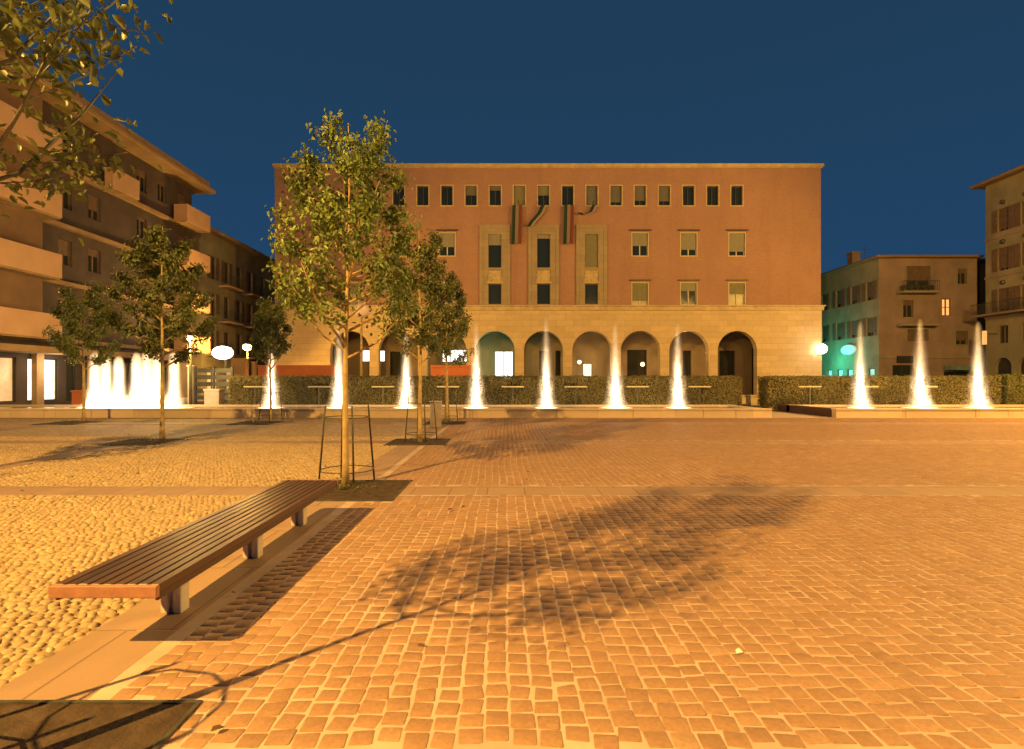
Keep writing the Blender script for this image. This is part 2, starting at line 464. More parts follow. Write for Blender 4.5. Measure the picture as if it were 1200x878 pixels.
def ring(scale, z, tilt):
    q = (c8[None]*scale + jit)*np.stack([hx, hy], 1)[:, None, :]
    cs, sn = np.cos(ang)[:, None], np.sin(ang)[:, None]
    X = q[..., 0]*cs - q[..., 1]*sn; Y = q[..., 0]*sn + q[..., 1]*cs
    Zz = z + tilt*(X*tx[:, None] + Y*ty[:, None])
    return np.stack([X + C[:, 0:1], Y + C[:, 1:2], Zz], -1)
V = np.concatenate([ring(1.02, np.full((n, 1), -.004), 0), ring(1.0, (zt-.0016)[:, None], 1), ring(.965, zt[:, None], 1)], 1)   # n,24,3
fl = []; st = []; tt = []
one = []
for k in range(2):
    for a in range(8):
        b = (a+1) % 8
        one.append([8*k+a, 8*k+b, 8*k+8+b, 8*k+8+a])
top = list(range(16, 24))
per = np.array([q for f in one for q in f]+top); tot1 = np.array([4]*16+[8]); st1 = np.concatenate([[0], np.cumsum(tot1)[:-1]])
loops = (per[None]+24*np.arange(n)[:, None]).ravel(); starts = (st1[None]+len(per)*np.arange(n)[:, None]).ravel(); tots = np.tile(tot1, n)
tone = np.repeat(npr.beta(2, 2, n), 17)
me = np_mesh('sett_paving', V.reshape(-1, 3), loops, starts, tots, tone, M['sett'])
o = bpy.data.objects.new('sett_paving', me); COL.objects.link(o); tag(o, kind='structure')

# pebbles: rounded river stones pressed in on their long side
cells = []
q = .068
for j in range(int((15.5-1.2)/q)):
    for i in range(int(22/q)):
        x = -2.5 - i*q - (j % 2)*q/2 + rnd.uniform(-.02, .02); y = 1.2 + j*q*.95 + rnd.uniform(-.018, .018)
        if x < -(.93*y + 1.5): break
        if blocked(x, y, .03): continue
        cells.append((x, y))
n = len(cells); C = np.array(cells)
ra = npr.uniform(.03, .047, n); rb = ra*npr.uniform(.62, .9, n); ang = npr.uniform(0, math.pi, n); hh = npr.uniform(.012, .026, n)
K = 7
cs = np.stack([np.cos(2*np.pi*np.arange(K)/K), np.sin(2*np.pi*np.arange(K)/K)], 1)
def ring2(s, zf):
    qx = cs[None, :, 0]*ra[:, None]*s; qy = cs[None, :, 1]*rb[:, None]*s
    X = qx*np.cos(ang)[:, None]-qy*np.sin(ang)[:, None]; Y = qx*np.sin(ang)[:, None]+qy*np.cos(ang)[:, None]
    return np.stack([X+C[:, 0:1], Y+C[:, 1:2], np.repeat((hh*zf)[:, None], K, 1)], -1)
V = np.concatenate([ring2(1, -.1), ring2(.86, .55), ring2(.48, .93)], 1)
one = []
for k in range(2):
    for a in range(K):
        b = (a+1) % K
        one.append([K*k+a, K*k+b, K*k+K+b, K*k+K+a])
per = np.array([q_ for f in one for q_ in f]+list(range(2*K, 3*K))); tot1 = np.array([4]*(2*K)+[K]); st1 = np.concatenate([[0], np.cumsum(tot1)[:-1]])
loops = (per[None]+3*K*np.arange(n)[:, None]).ravel(); starts = (st1[None]+len(per)*np.arange(n)[:, None]).ravel(); tots = np.tile(tot1, n)
tone = np.repeat(npr.beta(2, 2.2, n), 2*K+1)
me = np_mesh('pebbles', V.reshape(-1, 3), loops, starts, tots, tone, M['pebble'], True)
o = bpy.data.objects.new('pebble_cobbles', me); COL.objects.link(o); tag(o, kind='structure')

# a scrap of paper on the setts
mb = MB()
bx, by = 1.27, 3.02
pts = [(bx-.018, by-.012, .022), (bx+.012, by-.016, .03), (bx+.02, by+.008, .024), (bx+.004, by+.02, .036), (bx-.016, by+.012, .028)]
mb.add(pts + [(p[0], p[1], p[2]-.003) for p in pts], [(0, 1, 2, 3, 4), (9, 8, 7, 6, 5)] + [(i, (i+1) % 5, 5+(i+1) % 5, 5+i) for i in range(5)])
tag(mb.build('paper_scrap', M['paper'], origin=(bx, by, .022)), 'tiny white scrap of crumpled paper lying on the square setts', 'litter')

# ------------------------------------------------------------------ bench
BX0, BX1, BY0, BY1, BH = -2.38, -1.815, 2.88, 6.0, .43
b = thing('park_bench', (-2.06, 4.45, 0), 'long backless bench of dark brown wooden slats on short pale legs', 'bench')
def set_tone(o, vals):
    a = o.data.attributes.new('tone', 'FLOAT', 'FACE'); a.data.foreach_set('value', vals)
mb = MB(); ns = 9; wslat = (BX1-BX0)/ns; tv = []
for i in range(ns):
    f0 = len(mb.f)
    mb.box(BX0+i*wslat+.005, BX0+(i+1)*wslat-.005, BY0+.032, BY1-.032, BH-.045, BH + rnd.uniform(-.0015, .0015), .005)
    tv += [rnd.random()]*(len(mb.f)-f0)
o = mb.build('seat', M['wood'], b); set_tone(o, tv)
for y in (BY0, BY1-.03):
    mb = MB(); mb.box(BX0, BX1, y, y+.03, BH-.062, BH+.001, .004); mb.build('end_board', M['litendwood'], b)
for x in (BX0+.01, BX1-.03):
    mb = MB(); mb.box(x, x+.02, BY0+.034, BY1-.034, BH-.085, BH-.047, .003); o = mb.build('side_rail', M['wood'], b); set_tone(o, [.2]*len(mb.f))
for y in (3.58, 4.68, 5.72):
    mb = MB()
    mb.box(-2.2, -2.15, y-.05, y+.05, .012, BH-.088, .006); mb.box(-2.12, -2.07, y-.05, y+.05, .012, BH-.088, .006)
    mb.box(-2.149, -2.121, y-.02, y+.02, .012, BH-.088)
    mb.box(-2.30, -1.87, y-.04, y+.04, BH-.087, BH-.0465)
    mb.build('leg', M['concrete'], b)

# ------------------------------------------------------------------ trees
def leaves_mesh(pos, nrm, size, tone, mat, fold=.25, name='crown'):
    """one folded, pointed leaf of two quads at every position"""
    n = len(pos)
    nrm = nrm/np.linalg.norm(nrm, axis=1, keepdims=True)
    d = npr.normal(0, 1, (n, 3)); d[:, 2] -= .8
    d -= nrm*(d*nrm).sum(1, keepdims=True); d /= np.linalg.norm(d, axis=1, keepdims=True)
    s = np.cross(nrm, d)
    L = size[:, None]
    up = nrm*L*fold
    b = pos; tip = pos+d*L - nrm*L*.12
    l1 = pos+d*L*.25+s*L*.27+up*.7; l2 = pos+d*L*.65+s*L*.24+up*.5
    r1 = pos+d*L*.25-s*L*.27+up*.7; r2 = pos+d*L*.65-s*L*.24+up*.5
    V = np.stack([b, l1, l2, tip, r2, r1], 1)
    per = np.array([0, 1, 2, 3, 0, 3, 4, 5])
    loops = (per[None]+6*np.arange(n)[:, None]).ravel(); starts = 4*np.arange(2*n); tots = np.full(2*n, 4)
    return np_mesh(name, V.reshape(-1, 3), loops, starts, tots, np.repeat(tone, 2), mat)

def interp(prof, z):
    zs = [p[0] for p in prof]; rs = [p[1] for p in prof]
    return float(np.interp(z, zs, rs))

def make_tree(loc, H, prof, label, group, seed, nl=5200, lsize=.075, r0=.055, limbs=24, z0=1.75, mat='leaf', lean=(0, 0), bark='bark', name='street_tree', lowleaf=1.0):
    rg = random.Random(seed); x0, y0 = loc
    t = thing(name, (x0, y0, 0), label, 'tree', group)
    mb = MB()
    main = []
    nseg = 14
    for k in range(nseg+1):
        f = k/nseg; z = f*H*.97
        main.append(Vector((x0 + lean[0]*f*f + .04*math.sin(seed+f*7)*f, y0 + lean[1]*f*f + .04*math.cos(seed*1.7+f*6)*f, z)))
    mb.tube(main, [max(r0*(1.25 if k == 0 else 1)*(1-.93*k/nseg), .006) for k in range(nseg+1)], 10)
    def at(z):
        f = min(max(z/(H*.97), 0), 1)*nseg; i = min(int(f), nseg-1)
        return main[i].lerp(main[i+1], f-i)
    pts = []
    for k in range(limbs):
        f = (k+.5)/limbs; zs = z0*.92 + (H*.86-z0*.92)*f + rg.uniform(-.08, .08)
        a = k*2.4 + rg.uniform(-.4, .4)
        rise = rg.uniform(.75, 1.15)*(1-f*.45)*.9
        zt = min(zs+rise, H-.05)
        rr = interp(prof, zt)*rg.uniform(.72, 1.0)
        p0 = at(zs); c = at(zt)
        p3 = Vector((c.x+rr*math.cos(a), c.y+rr*math.sin(a), zt))
        p1 = p0.lerp(p3, .35) + Vector((math.cos(a)*.10, math.sin(a)*.10, -.05)); p2 = p0.lerp(p3, .7) + Vector((math.cos(a)*.07, math.sin(a)*.07, -.02))
        rb = max(r0*.42*(1-.6*f), .007)
        mb.tube([p0, p1, p2, p3], [rb, rb*.75, rb*.5, rb*.22], 6)
        for m in range(7):
            s = rg.uniform(.22, 1.0)
            seg = s*3; i = min(int(seg), 2); q0 = [p0, p1, p2, p3][i].lerp([p0, p1, p2, p3][i+1], seg-i)
            aa = a + rg.uniform(-1.5, 1.5); ln = rg.uniform(.18, .42)*(1.15-.5*f)
            q1 = q0 + Vector((math.cos(aa)*ln*.8, math.sin(aa)*ln*.8, ln*rg.uniform(.1, .9)))
            c2 = at(q1.z); dv = Vector((q1.x-c2.x, q1.y-c2.y)); lim = interp(prof, q1.z)*1.04
            if dv.length > lim:
                dv *= lim/dv.length; q1.x, q1.y = c2.x+dv.x, c2.y+dv.y
            mb.tube([q0, q0.lerp(q1, .5)+Vector((0, 0, -.015)), q1], [rb*.3, rb*.22, .003], 5, False)
            wgt = 1 if q1.z > z0+.5 else lowleaf
            pts.append((q0, q1, wgt))
    mb.build('trunk', M[bark], t, smooth=True)
    wsum = sum(p[2] for p in pts); P_, N_, T_ = [], [], []
    for (q0, q1, wg) in pts:
        k = int(nl*wg/wsum + rg.random())
        tb = rg.gauss(.5, .17)
        cl = .055 + .03*rg.random()
        for _ in range(k):
            s = rg.random()**.7
            p = q0.lerp(q1, s); p = p + Vector((rg.gauss(0, cl), rg.gauss(0, cl), rg.gauss(0, cl)))
            P_.append(p); c = at(p.z)
            N_.append(((p.x-c.x)*1.2+rg.gauss(0, .5), (p.y-c.y)*1.2+rg.gauss(0, .5), .35+rg.gauss(0, .5)))
            T_.append(min(max(tb+rg.gauss(0, .2), 0), 1))
    P_ = np.array(P_); P_[:, 2] = np.minimum(P_[:, 2], H+.08)
    o_ = np.array(ORG[t])
    me = leaves_mesh(P_-o_, np.array(N_), npr.uniform(.7, 1.25, len(P_))*lsize, np.array(T_), M[mat])
    link_mesh('crown', me, t, [])
    return t

PROF = [(1.6, .35), (1.9, .66), (2.3, .94), (2.8, 1.08), (3.3, 1.02), (3.9, .86), (4.5, .72), (4.9, .56), (5.2, .40), (5.45, .2)]
def sc(p, f, g=1.0): return [(z*g, r*f) for z, r in p]
G1 = 'young street trees planted in square pits'
make_tree((-2.24, 7.74), 5.25, PROF, 'big young tree with bright yellow green leaves at the far end of the bench', G1, 3, 8200, .068, .05, 30, 1.95, lowleaf=.55, lean=(.06, 0))
make_tree((-2.08, 13.4), 5.3, sc(PROF, .80), 'slim tree with a lit yellow trunk, left of the grey litter bin', G1, 5, 7000, .075, .055, 22, 2.0, 'leafdark')
make_tree((-2.15, 20.2), 5.55, sc(PROF, .92), 'small dark tree just right of the grey litter bin, close to the pool wall', G1, 8, 6500, .085, .06, 20, 2.1, 'leafdark')
make_tree((-8.74, 14.1), 5.6, sc(PROF, 1.22), 'tree whose trunk stands in front of the wide white fountain cluster', G1, 12, 9500, .085, .06, 24, 1.9, 'leafdark')
make_tree((-8.74, 20.6), 4.75, sc(PROF, .72, .88), 'small narrow tree in a metal guard between the orange street lamp and the largest tree', G1, 15, 5500, .085, .05, 18, 1.9, 'leafdark')
make_tree((-15.3, 20.1), 5.2, sc(PROF, 1.0), 'dark tree at the left end of the fountain cluster beside the lit shop window', G1, 19, 8500, .09, .06, 22, 1.95, 'leafdark')
make_tree((-2.12, 1.93), 4.9, [(1.9, .45), (2.1, .74), (2.4, .82), (3.0, .74), (3.5, .60), (4.1, .50), (4.6, .40), (4.9, .22)], 'nearest tree, only its lower leafy branches hanging into the upper left corner', G1, 22, 7600, .045, .026, 34, 1.95, 'leafdark', bark='stake')
make_tree((-8.74, 1.93), 5.2, PROF, 'tree outside the left edge that throws the leafy shadow onto the pebbles', G1, 25, 3800, .09, .06, 22, 1.9, 'leaf')
make_tree((-8.74, 7.52), 5.2, PROF, 'tree outside the left edge that shades the far pebbles', G1, 28, 3800, .09, .06, 22, 1.9, 'leaf')

def ground_leaves(name, cells, sizes, mat, up):
    n = len(cells); P_ = np.array(cells); N_ = npr.normal(0, .35, (n, 3)); N_[:, 2] += up
    me = leaves_mesh(P_, N_, np.array(sizes), npr.uniform(0, 1, n), M[mat], name=name)
    o = bpy.data.objects.new(name, me); COL.objects.link(o); tag(o, kind='stuff')
cells = []; sizes = []
for (x, y) in pits:
    for _ in range(80):
        a = rnd.uniform(0, 6.28); r = abs(rnd.gauss(0, .22))+.05
        if r > .6: continue
        cells.append((x+r*math.cos(a)*1.0, y+r*math.sin(a), .06+rnd.random()*.05)); sizes.append(rnd.uniform(.02, .055))
ground_leaves('pit_weeds', cells, sizes, 'leafdark', .1)
cells = []; sizes = []
for _ in range(240):
    x, y = rnd.choice(pits); x += rnd.gauss(.5, 1.5); y += rnd.gauss(.3, 1.4)
    if y < 2.3 or y > 21 : continue
    cells.append((x, y, .034)); sizes.append(rnd.uniform(.035, .065))
ground_leaves('fallen_leaves', cells, sizes, 'dryleaf', 2.2)
def tree_guard(x, y, label, rot=.35, n=4, h=1.1):
    t = thing('tree_guard', (x, y, 0), label, 'tree guard', 'steel tree guards round the young trees')
    low = []; 
    for k in range(n):
        a = rot+2*math.pi*k/n
        p0 = Vector((x+.40*math.cos(a), y+.40*math.sin(a), .015)); p1 = Vector((x+.31*math.cos(a), y+.31*math.sin(a), h))
        mb = MB(); mb.tube([p0, p1, p1+Vector((0, 0, .02))], [.014, .014, .006], 8); mb.build('post', M['stake'], t, smooth=True)
        low.append((p0, p1))
    for f in (.17, .86):
        mb = MB(); pts = [p0.lerp(p1, f) for p0, p1 in low]
        m = [pts[i].lerp(pts[(i+1) % n], s) for i in range(n) for s in (0, .33, .67)]
        cc = Vector((x, y, pts[0].z)); r = (pts[0]-cc).length
        m = [cc + (q-cc).normalized()*r for q in m]
        mb.tube(m + [m[0]], .008, 6, False); mb.build('hoop', M['stake'], t, smooth=True)
    return t
tree_guard(-2.3, 1.82, 'post guard around the nearest tree, outside the lower left corner', .6, 4, 1.1)
tree_guard(-2.32, 8.1, 'tall post guard around the trunk at the far end of the bench', .5, 4, 1.12)
tree_guard(-2.08, 13.6, 'post guard around the tree beside the grey litter bin', .4)
tree_guard(-2.15, 20.2, 'post guard around the tree nearest the pool wall, right of the bin', .3)
tree_guard(-8.74, 20.6, 'post guard around the small narrow tree by the left end of the hedge', .3, 4, 1.2)

# litter bin
t = thing('litter_bin', (-2.2, 17.4, 0), 'grey cylindrical litter bin standing between two tree trunks', 'litter bin')
mb = MB(); mb.lathe((-2.2, 17.4, 0), [(.16, .02), (.175, .05), (.185, .80), (.19, .82)], 24); mb.build('body', M['bin'], t, smooth=True)
mb = MB(); mb.lathe((-2.2, 17.4, 0), [(.195, .81), (.2, .83), (.2, .86), (.14, .865), (.135, .80)], 24); mb.build('rim', M['bin'], t, smooth=True)
mb = MB(); mb.lathe((-2.2, 17.4, 0), [(.12, 0), (.12, .03)], 16); mb.build('foot', M['darkmetal'], t)

# ------------------------------------------------------------------ fountain
def pool(name, x0, x1, label, brick_end=False, end_len=5.3):
    t = thing(name, ((x0+x1)/2, 24, 0), label, 'fountain pool')
    y0, y1, hw = 22.2, 26.1, .375
    mb = MB(); x = x0
    rg = random.Random(int(x0*10)); 
    while x < x1-.05:
        e = min(x+rg.choice([.55, 1.3, 1.9, 2.8, 3.1]), x1)
        if x1-e < .3: e = x1
        mb.box(x+.012, e-.012, y0 + (rg.choice([0, 0, .012])), y0+.3, -.02, hw-.062, .006); x = e
    mb.box(x0+.02, x1-.02, y0+.03, y0+.28, -.02, hw-.07)
    mb.build('front_wall', M['poolstone'], t)
    mb = MB(); x = x0
    while x < x1-.05:
        e = min(x+1.55, x1)
        mb.box(x+.003, e-.003, y0-.03, y0+.34, hw-.06, hw, .008); x = e
    mb.build('coping', M['poolstone'], t)
    mb = MB(); mb.box(x0, x1, y1-.25, y1, -.02, hw-.01); mb.build('back_wall', M['poolstone'], t)
    for (a, bq, m) in ((x0, x0+.3, 'poolbrick' if brick_end else 'poolstone'), (x1-.3, x1, 'poolstone')):
        mb = MB(); mb.box(a, bq, y0+.345, y1+(1.6 if brick_end and a == x0 else -.26), -.02, hw-.02); mb.build('end_wall', M[m], t)
    mb = MB(); mb.quad((x0+.28, y0+.28, .29), (x1-.28, y0+.28, .29), (x1-.28, y1-.2, .29), (x0+.28, y1-.2, .29)); mb.build('water', M['water'], t)
    return t
pool('fountain_pool', -25, 10.65, 'long low stone fountain pool in front of the arcaded building, left of the entry gap')
pool('fountain_pool', 13.2, 34, 'low stone fountain pool right of the entry gap, its end wall of dark brick', True)

JY = 24.3; WZ = .29
JP = [(0.0, .95), (.035, .62), (.10, .46), (.25, .40), (.5, .34), (.75, .27), (.92, .19), (1, .04)]
WARM = (1.0, .68, .37)
def jet(px, pytop, label, group, wide=1.0, core=.075, cd=1.3, hd=.5, pr=.42, power=34000, H=None, dy=0, base=1.0, soft=1.0, cone=19, spill=.0035):
    y = JY+dy; x = XA(px, y); H = H or ZA(pytop, y)-WZ
    t = thing('water_jet', (x, y, WZ), label, 'water jet', group)
    mb = MB(); mb.lathe((x, y, WZ+.01), [(r*wide, h*H) for h, r in JP], 20)
    mb.build('plume', jet_mat('jet spray', H, pr*wide, core, cd, hd, soft), t, smooth=True)
    mb = MB(); rg = random.Random(int(px)); n = 26
    prof = [(.62*base, 0.003), (.5*base, .02), (.3*base, .05), (.14*base, .11), (.05*base, .18), (.01, .2)]
    mb.lathe((x, y, WZ), prof, n)
    for i, v in enumerate(mb.v):
        s = 1+.22*mnoise.noise(Vector((v[0]*6, v[1]*6, v[2]*4)))
        mb.v[i] = (x+(v[0]-x)*s, y+(v[1]-y)*s, v[2])
    mb.build('splash', M['foam'], t, smooth=True)
    mb = MB(); mb.lathe((x, y, .05), [(.05, 0), (.05, .2), (.03, .25)], 10); mb.build('nozzle', M['darkmetal'], t)
    lamp('fountain_light', (x, y, WZ+.22), power, WARM, .05, cone, (x, y, 9), 1.0)
    lamp('fountain_glow', (x, y, WZ+.21), power*.04, WARM, .1, 75, (x, y, 9), .9)  # extra wide spot, added for the halo at the plume's foot
    lamp('fountain_spill', (x, y-.3, WZ+.3), power*spill, WARM, .1)  # extra point light, added to throw jet glow onto the trees
GJ = 'tapering fountain jets in the pool'
JETS = [(318, 398, 'short jet behind the narrow guarded tree left of the largest tree'),
        (397, 378, 'jet directly behind the trunk of the largest tree'),
        (476, 384, 'jet half hidden by leaves, just left of the tree beside the litter bin'),
        (558, 376, 'jet in front of the pier left of the arch with the teal light'),
        (640, 370, 'tallest jet, in front of the centre arch below the middle stone window bay'),
        (721, 378, 'jet with the widest white foot, between the two arches with warm globes'),
        (794, 378, 'last jet of the left pool, nearest its right end'),
        (1008, 376, 'first jet of the right pool, in front of the teal lit shop'),
        (1078, 373, 'middle jet of the right pool with a wide foot, below the orange lit window'),
        (1146, 376, 'slim jet at the right, third in the right pool')]
for (px, py, lb) in JETS:
    widef = px in (721, 1078)
    jet(px, py, lb, GJ, base=1.25 if widef else 1.0, pr=.5 if widef else .36, cd=1.7 if widef else 1.3)
GC = 'stout jets of the white fountain cluster'
CL = [(111, 411, 'leftmost stout jet of the white fountain cluster', 0), (124, 414, 'stout jet second from the left in the white fountain cluster', .3),
      (139, 416, 'lower stout jet left of the dark gap in the white fountain cluster', -.1), (160, 412, 'stout jet just right of the dark gap in the white fountain cluster', .2),
      (172, 410, 'stout jet in the broad middle of the cluster, left of the tree trunk', -.1), (184, 411, 'stout jet hidden partly by the trunk in the white fountain cluster', .3), (204, 411, 'rightmost stout jet of the white fountain cluster', 0)]
for (px, py, lb, dy) in CL:
    jet(px, py, lb, GC, wide=.95, core=.14, cd=1.3, hd=.30, pr=.12, soft=1.7, power=24000, cone=22, spill=.006, dy=dy, base=1.3)

# ------------------------------------------------------------------ hedges and what stands by them
def hedge(x0, x1, y0, y1, h, label, n, mat='hedge'):
    t = thing('clipped_hedge', ((x0+x1)/2, (y0+y1)/2, 0), label, 'hedge')
    mb = MB(); mb.box(x0+.07, x1-.07, y0+.07, y1-.07, 0, h-.07); mb.build('twigs', surf('hedge twigs', (.085, .07, .03), .95, .4, 6), t)
    A = npr.uniform(0, 1, n); u = npr.uniform(0, 1, n)
    sel = npr.choice(4, n, p=[.52, .30, .09, .09])
    P_ = np.zeros((n, 3)); N_ = npr.normal(0, .45, (n, 3))
    X = x0+u*(x1-x0); Zr = A*h; Y = y0+A*(y1-y0)
    P_[:, 0] = X; P_[:, 1] = y0; P_[:, 2] = Zr; N_[:, 1] -= 1
    s = sel == 1; P_[s, 1] = Y[s]; P_[s, 2] = h; N_[s] += (0, 1, 1)
    s = sel == 2; P_[s, 0] = x0; P_[s, 1] = (y0+u*(y1-y0))[s]; N_[s] += (-1, 1, 0)
    s = sel == 3; P_[s, 0] = x1; P_[s, 1] = (y0+u*(y1-y0))[s]; N_[s] += (1, 1, 0)
    P_ += npr.normal(0, .035, (n, 3)); 
    for i in range(n):
        k = mnoise.noise(Vector((P_[i, 0]*1.1, P_[i, 1]*1.1, P_[i, 2]*1.6))); P_[i, 1] += .10*k; 
    tone = np.array([min(max(.5+1.0*mnoise.noise(Vector((p[0]*.8+5, p[1], p[2]*1.3))) + rnd.gauss(0, .15), 0), 1) for p in P_])
    o_ = np.array(ORG[t])
    me = leaves_mesh(P_-o_, N_, npr.uniform(.05, .1, n), tone, M[mat], name='foliage'); link_mesh('foliage', me, t, [])
    return t
hedge(-13.2, 11.2, 26.5, 27.6, 1.66, 'long clipped hedge behind the left pool, broken only by the white jets', 42000)
hedge(12.75, 24.0, 26.9, 28.0, 1.66, 'clipped hedge behind the right pool', 20000)
hedge(24.1, 34, 26.7, 28.2, 1.75, 'darker dense hedge block at the right edge of the square', 9000, 'leafdark')
GR = 'pale bars on short posts before the hedges'
bars = [(299, 'leftmost, behind the narrow guarded tree'), (374, 'left of the largest tree trunk'), (449, 'right of the largest tree trunk'), (525, 'behind the tree by the litter bin'),
        (601, 'below the white lit arcade window'), (675, 'right of the tallest jet'), (747, 'right of the widest footed jet'), (820, 'near the right end of the long hedge'),
        (949, 'at the left end of the right hedge'), (1016, 'behind the first jet of the right pool'), (1085, 'behind the middle jet of the right pool')]
for px, lb in bars:
    y = 26.2; x = XA(px, y); z = ZA(453, y)
    t = thing('garden_rail', (x, y, 0), 'pale horizontal bar on a short post, ' + lb, 'rail', GR)
    mb = MB(); mb.box(x-.53, x+.53, y-.05, y+.05, z-.045, z+.02, .01); mb.build('bar', M['frame'], t)
    mb = MB(); mb.box(x-.03, x+.03, y-.02, y+.03, .3, z-.046); mb.build('post', M['stake'], t)

def block(x0, x1, y0, y1, h, name, label, cat, mat, cap=True):
    t = thing(name, ((x0+x1)/2, (y0+y1)/2, 0), label, cat)
    mb = MB(); mb.box(x0+.04, x1-.04, y0+.04, y1-.04, -.02, h-.1, .01); mb.build('body', mat, t)
    mb = MB(); mb.box(x0, x1, y0, y1, h-.099, h, .015); mb.build('cap', mat, t)
    return t
block(XA(876, 34), XA(893, 34), 33.6, 34.4, ZA(463, 34), 'stone_planter', 'pale squat stone block beyond the entry gap, right of the hedge end', 'planter', M['trim'])
block(XA(866, 36), XA(874, 36), 35.6, 36.2, ZA(463, 36), 'stone_bollard', 'narrow pale stone bollard just right of the long hedge end', 'bollard', M['trim'])
block(XA(221, 28), XA(227, 28), 27.8, 28.1, ZA(428, 28), 'gate_pillar', 'slim pale stone pillar beside the dark gate right of the fountain cluster', 'pillar', M['concrete'])
block(XA(243, 27.4), XA(262, 27.4), 27.0, 27.6, ZA(456, 27.4), 'meter_box', 'pale box standing in front of the dark slatted gate', 'cabinet', M['concrete'])
# slatted gate
gx0, gx1, gy, gh = XA(229, 29), XA(272, 29), 29, ZA(432, 29)
t = thing('slatted_gate', ((gx0+gx1)/2, gy, 0), 'dark gate of horizontal slats between pale pillar and hedge', 'gate')
mb = MB()
for k in range(6):
    z = .25+k*(gh-.35)/5; mb.box(gx0+.05, gx1-.05, gy-.02, gy+.02, z-.11, z+.11)
mb.build('slat_panel', M['darkmetal'], t)
for x in (gx0, (gx0+gx1)/2, gx1):
    mb = MB(); mb.box(x-.05, x+.05, gy-.05, gy+.05, 0, gh+.1); mb.build('post', M['darkmetal'], t)
# terracotta boundary walls
for (a, bq, lb) in ((302, 396, 'low terracotta wall seen left of the largest trunk, above the hedge'), (505, 557, 'low terracotta wall stretch right of the slim tree trunk, above the hedge')):
    x0, x1, y = XA(a, 40), XA(bq, 40), 40
    t = thing('garden_wall', ((x0+x1)/2, y, 0), lb, 'wall')
    mb = MB(); mb.box(x0, x1, y, y+.3, 0, ZA(431, y)); mb.build('body', M['terracotta'], t)
    mb = MB(); mb.box(x0-.03, x1+.03, y-.04, y+.34, ZA(431, y)+.001, ZA(428, y)); mb.build('coping', M['terracotta'], t)

# ------------------------------------------------------------------ windows helper
def window(parent, F, a, b, c, d, depth=.22, fr='frame', pane='glass', mull=1, surround=None, sw=.12, blind=None, head=None, name='window', shut=None, cross=0):
    mb = MB(); ft = .06
    mb.fbox(F, a, a+ft, c, d, depth-.05, depth+.02); mb.fbox(F, b-ft, b, c, d, depth-.05, depth+.02)
    mb.fbox(F, a+ft, b-ft, c, c+ft, depth-.05, depth+.02); mb.fbox(F, a+ft, b-ft, d-ft, d, depth-.05, depth+.02)
    for k in range(mull):
        u = a+(b-a)*(k+1)/(mull+1); mb.fbox(F, u-.045, u+.045, c+ft, d-ft, depth-.06, depth+.02)
    for k in range(cross):
        v = c+(d-c)*(k+1)/(cross+1); mb.fbox(F, a+ft, b-ft, v-.025, v+.025, depth-.04, depth+.02)
    wn = mb.build(name, M[fr], parent)
    mb = MB(); mb.fbox(F, a+.01, b-.01, c+.01, d-.01, depth+.021, depth+.04); mb.build('pane', M[pane] if isinstance(pane, str) else pane, wn)
    if blind:
        frac, bm = blind
        mb = MB()
        vv = d-(d-c)*frac; k = max(int((d-vv)/.09), 1)
        for i in range(k):
            p0 = vv+(d-vv)*i/k; p1 = vv+(d-vv)*(i+1)/k
            mb.fbox(F, a+.012, b-.012, p0+.004, p1-.004, depth-.09, depth-.066)
        mb.build('blind', M[bm], wn)
    if surround:
        mb = MB(); p = -.045
        mb.fbox(F, a-sw, a, c-sw, d+sw, p, .02); mb.fbox(F, b, b+sw, c-sw, d+sw, p, .02)
        mb.fbox(F, a, b, d, d+sw, p, .02); mb.fbox(F, a, b, c-sw, c, p-.05, .02)
        mb.build('surround', M[surround], wn)
    if head:
        mb = MB(); mb.fbox(F, a-.28, b+.28, d+.22, d+.32, -.2, .02); mb.build('hood', M[head], wn)
    if shut:
        for (p, q_) in ((a-.52, a-.03), (b+.03, b+.52)):
            mb = MB(); mb.fbox(F, p, q_, c, d, -.06, -.02)
            k = int((d-c-.1)/.11)
            for i in range(k):
                v = c+.07+(d-c-.14)*i/k; mb.fbox(F, p+.05, q_-.05, v, v+.05, -.08, -.06)
            mb.build('shutter', M[shut], wn)
    return wn

# ------------------------------------------------------------------ town hall with the arcade
HY = 52.0; S = FPX/HY
hx = lambda px: (px-PX)/S
hv = lambda py: CAMH+(PY-py)/S
F0 = frame((0, HY, 0), (1, 0, 0), (0, 1, 0))
L, RR, HT = hx(322), hx(962), hv(197)
hall = thing('town_hall', ((L+RR)/2, HY, 0), 'large red brick building with nine pale arches and three tall stone window bays', 'building')
cols = [411+28.25*k for k in range(17)]
cols_px = [637+28.3*(k-8) for k in range(17)]
toprow = [(hx(p-6.6), hx(p+6.6), hv(241), hv(218)) for p in cols_px]
midpx = [411, 468, 524, 750, 807, 863.5]
row2 = [(hx(p-9.2), hx(p+9.2), hv(300), hv(273.5)) for p in midpx]
row3 = [(hx(p-9.2), hx(p+9.2), hv(358)+.05, hv(332)) for p in midpx]
ports = [580, 637, 693]
pw = [(hx(p-18), hx(p+18), hv(358)+.02, hv(264)) for p in ports]
VS = hv(358)
mb = MB(); mb.wall(F0, L, RR, VS, HT, toprow+row2+row3+pw, .4)
hd = 16.0
for (u0, u1) in ((L, L), (RR, RR)):
    mb.quad((u0, HY, 0), (u0, HY+hd, 0), (u0, HY+hd, HT), (u0, HY, HT))
mb.quad((L, HY+hd, 0), (RR, HY+hd, 0), (RR, HY+hd, HT), (L, HY+hd, HT))
mb.quad((L, HY, HT), (RR, HY, HT), (RR, HY+hd, HT), (L, HY+hd, HT))
mb.build('brick_wall', M['brick'], hall)
mb = MB()
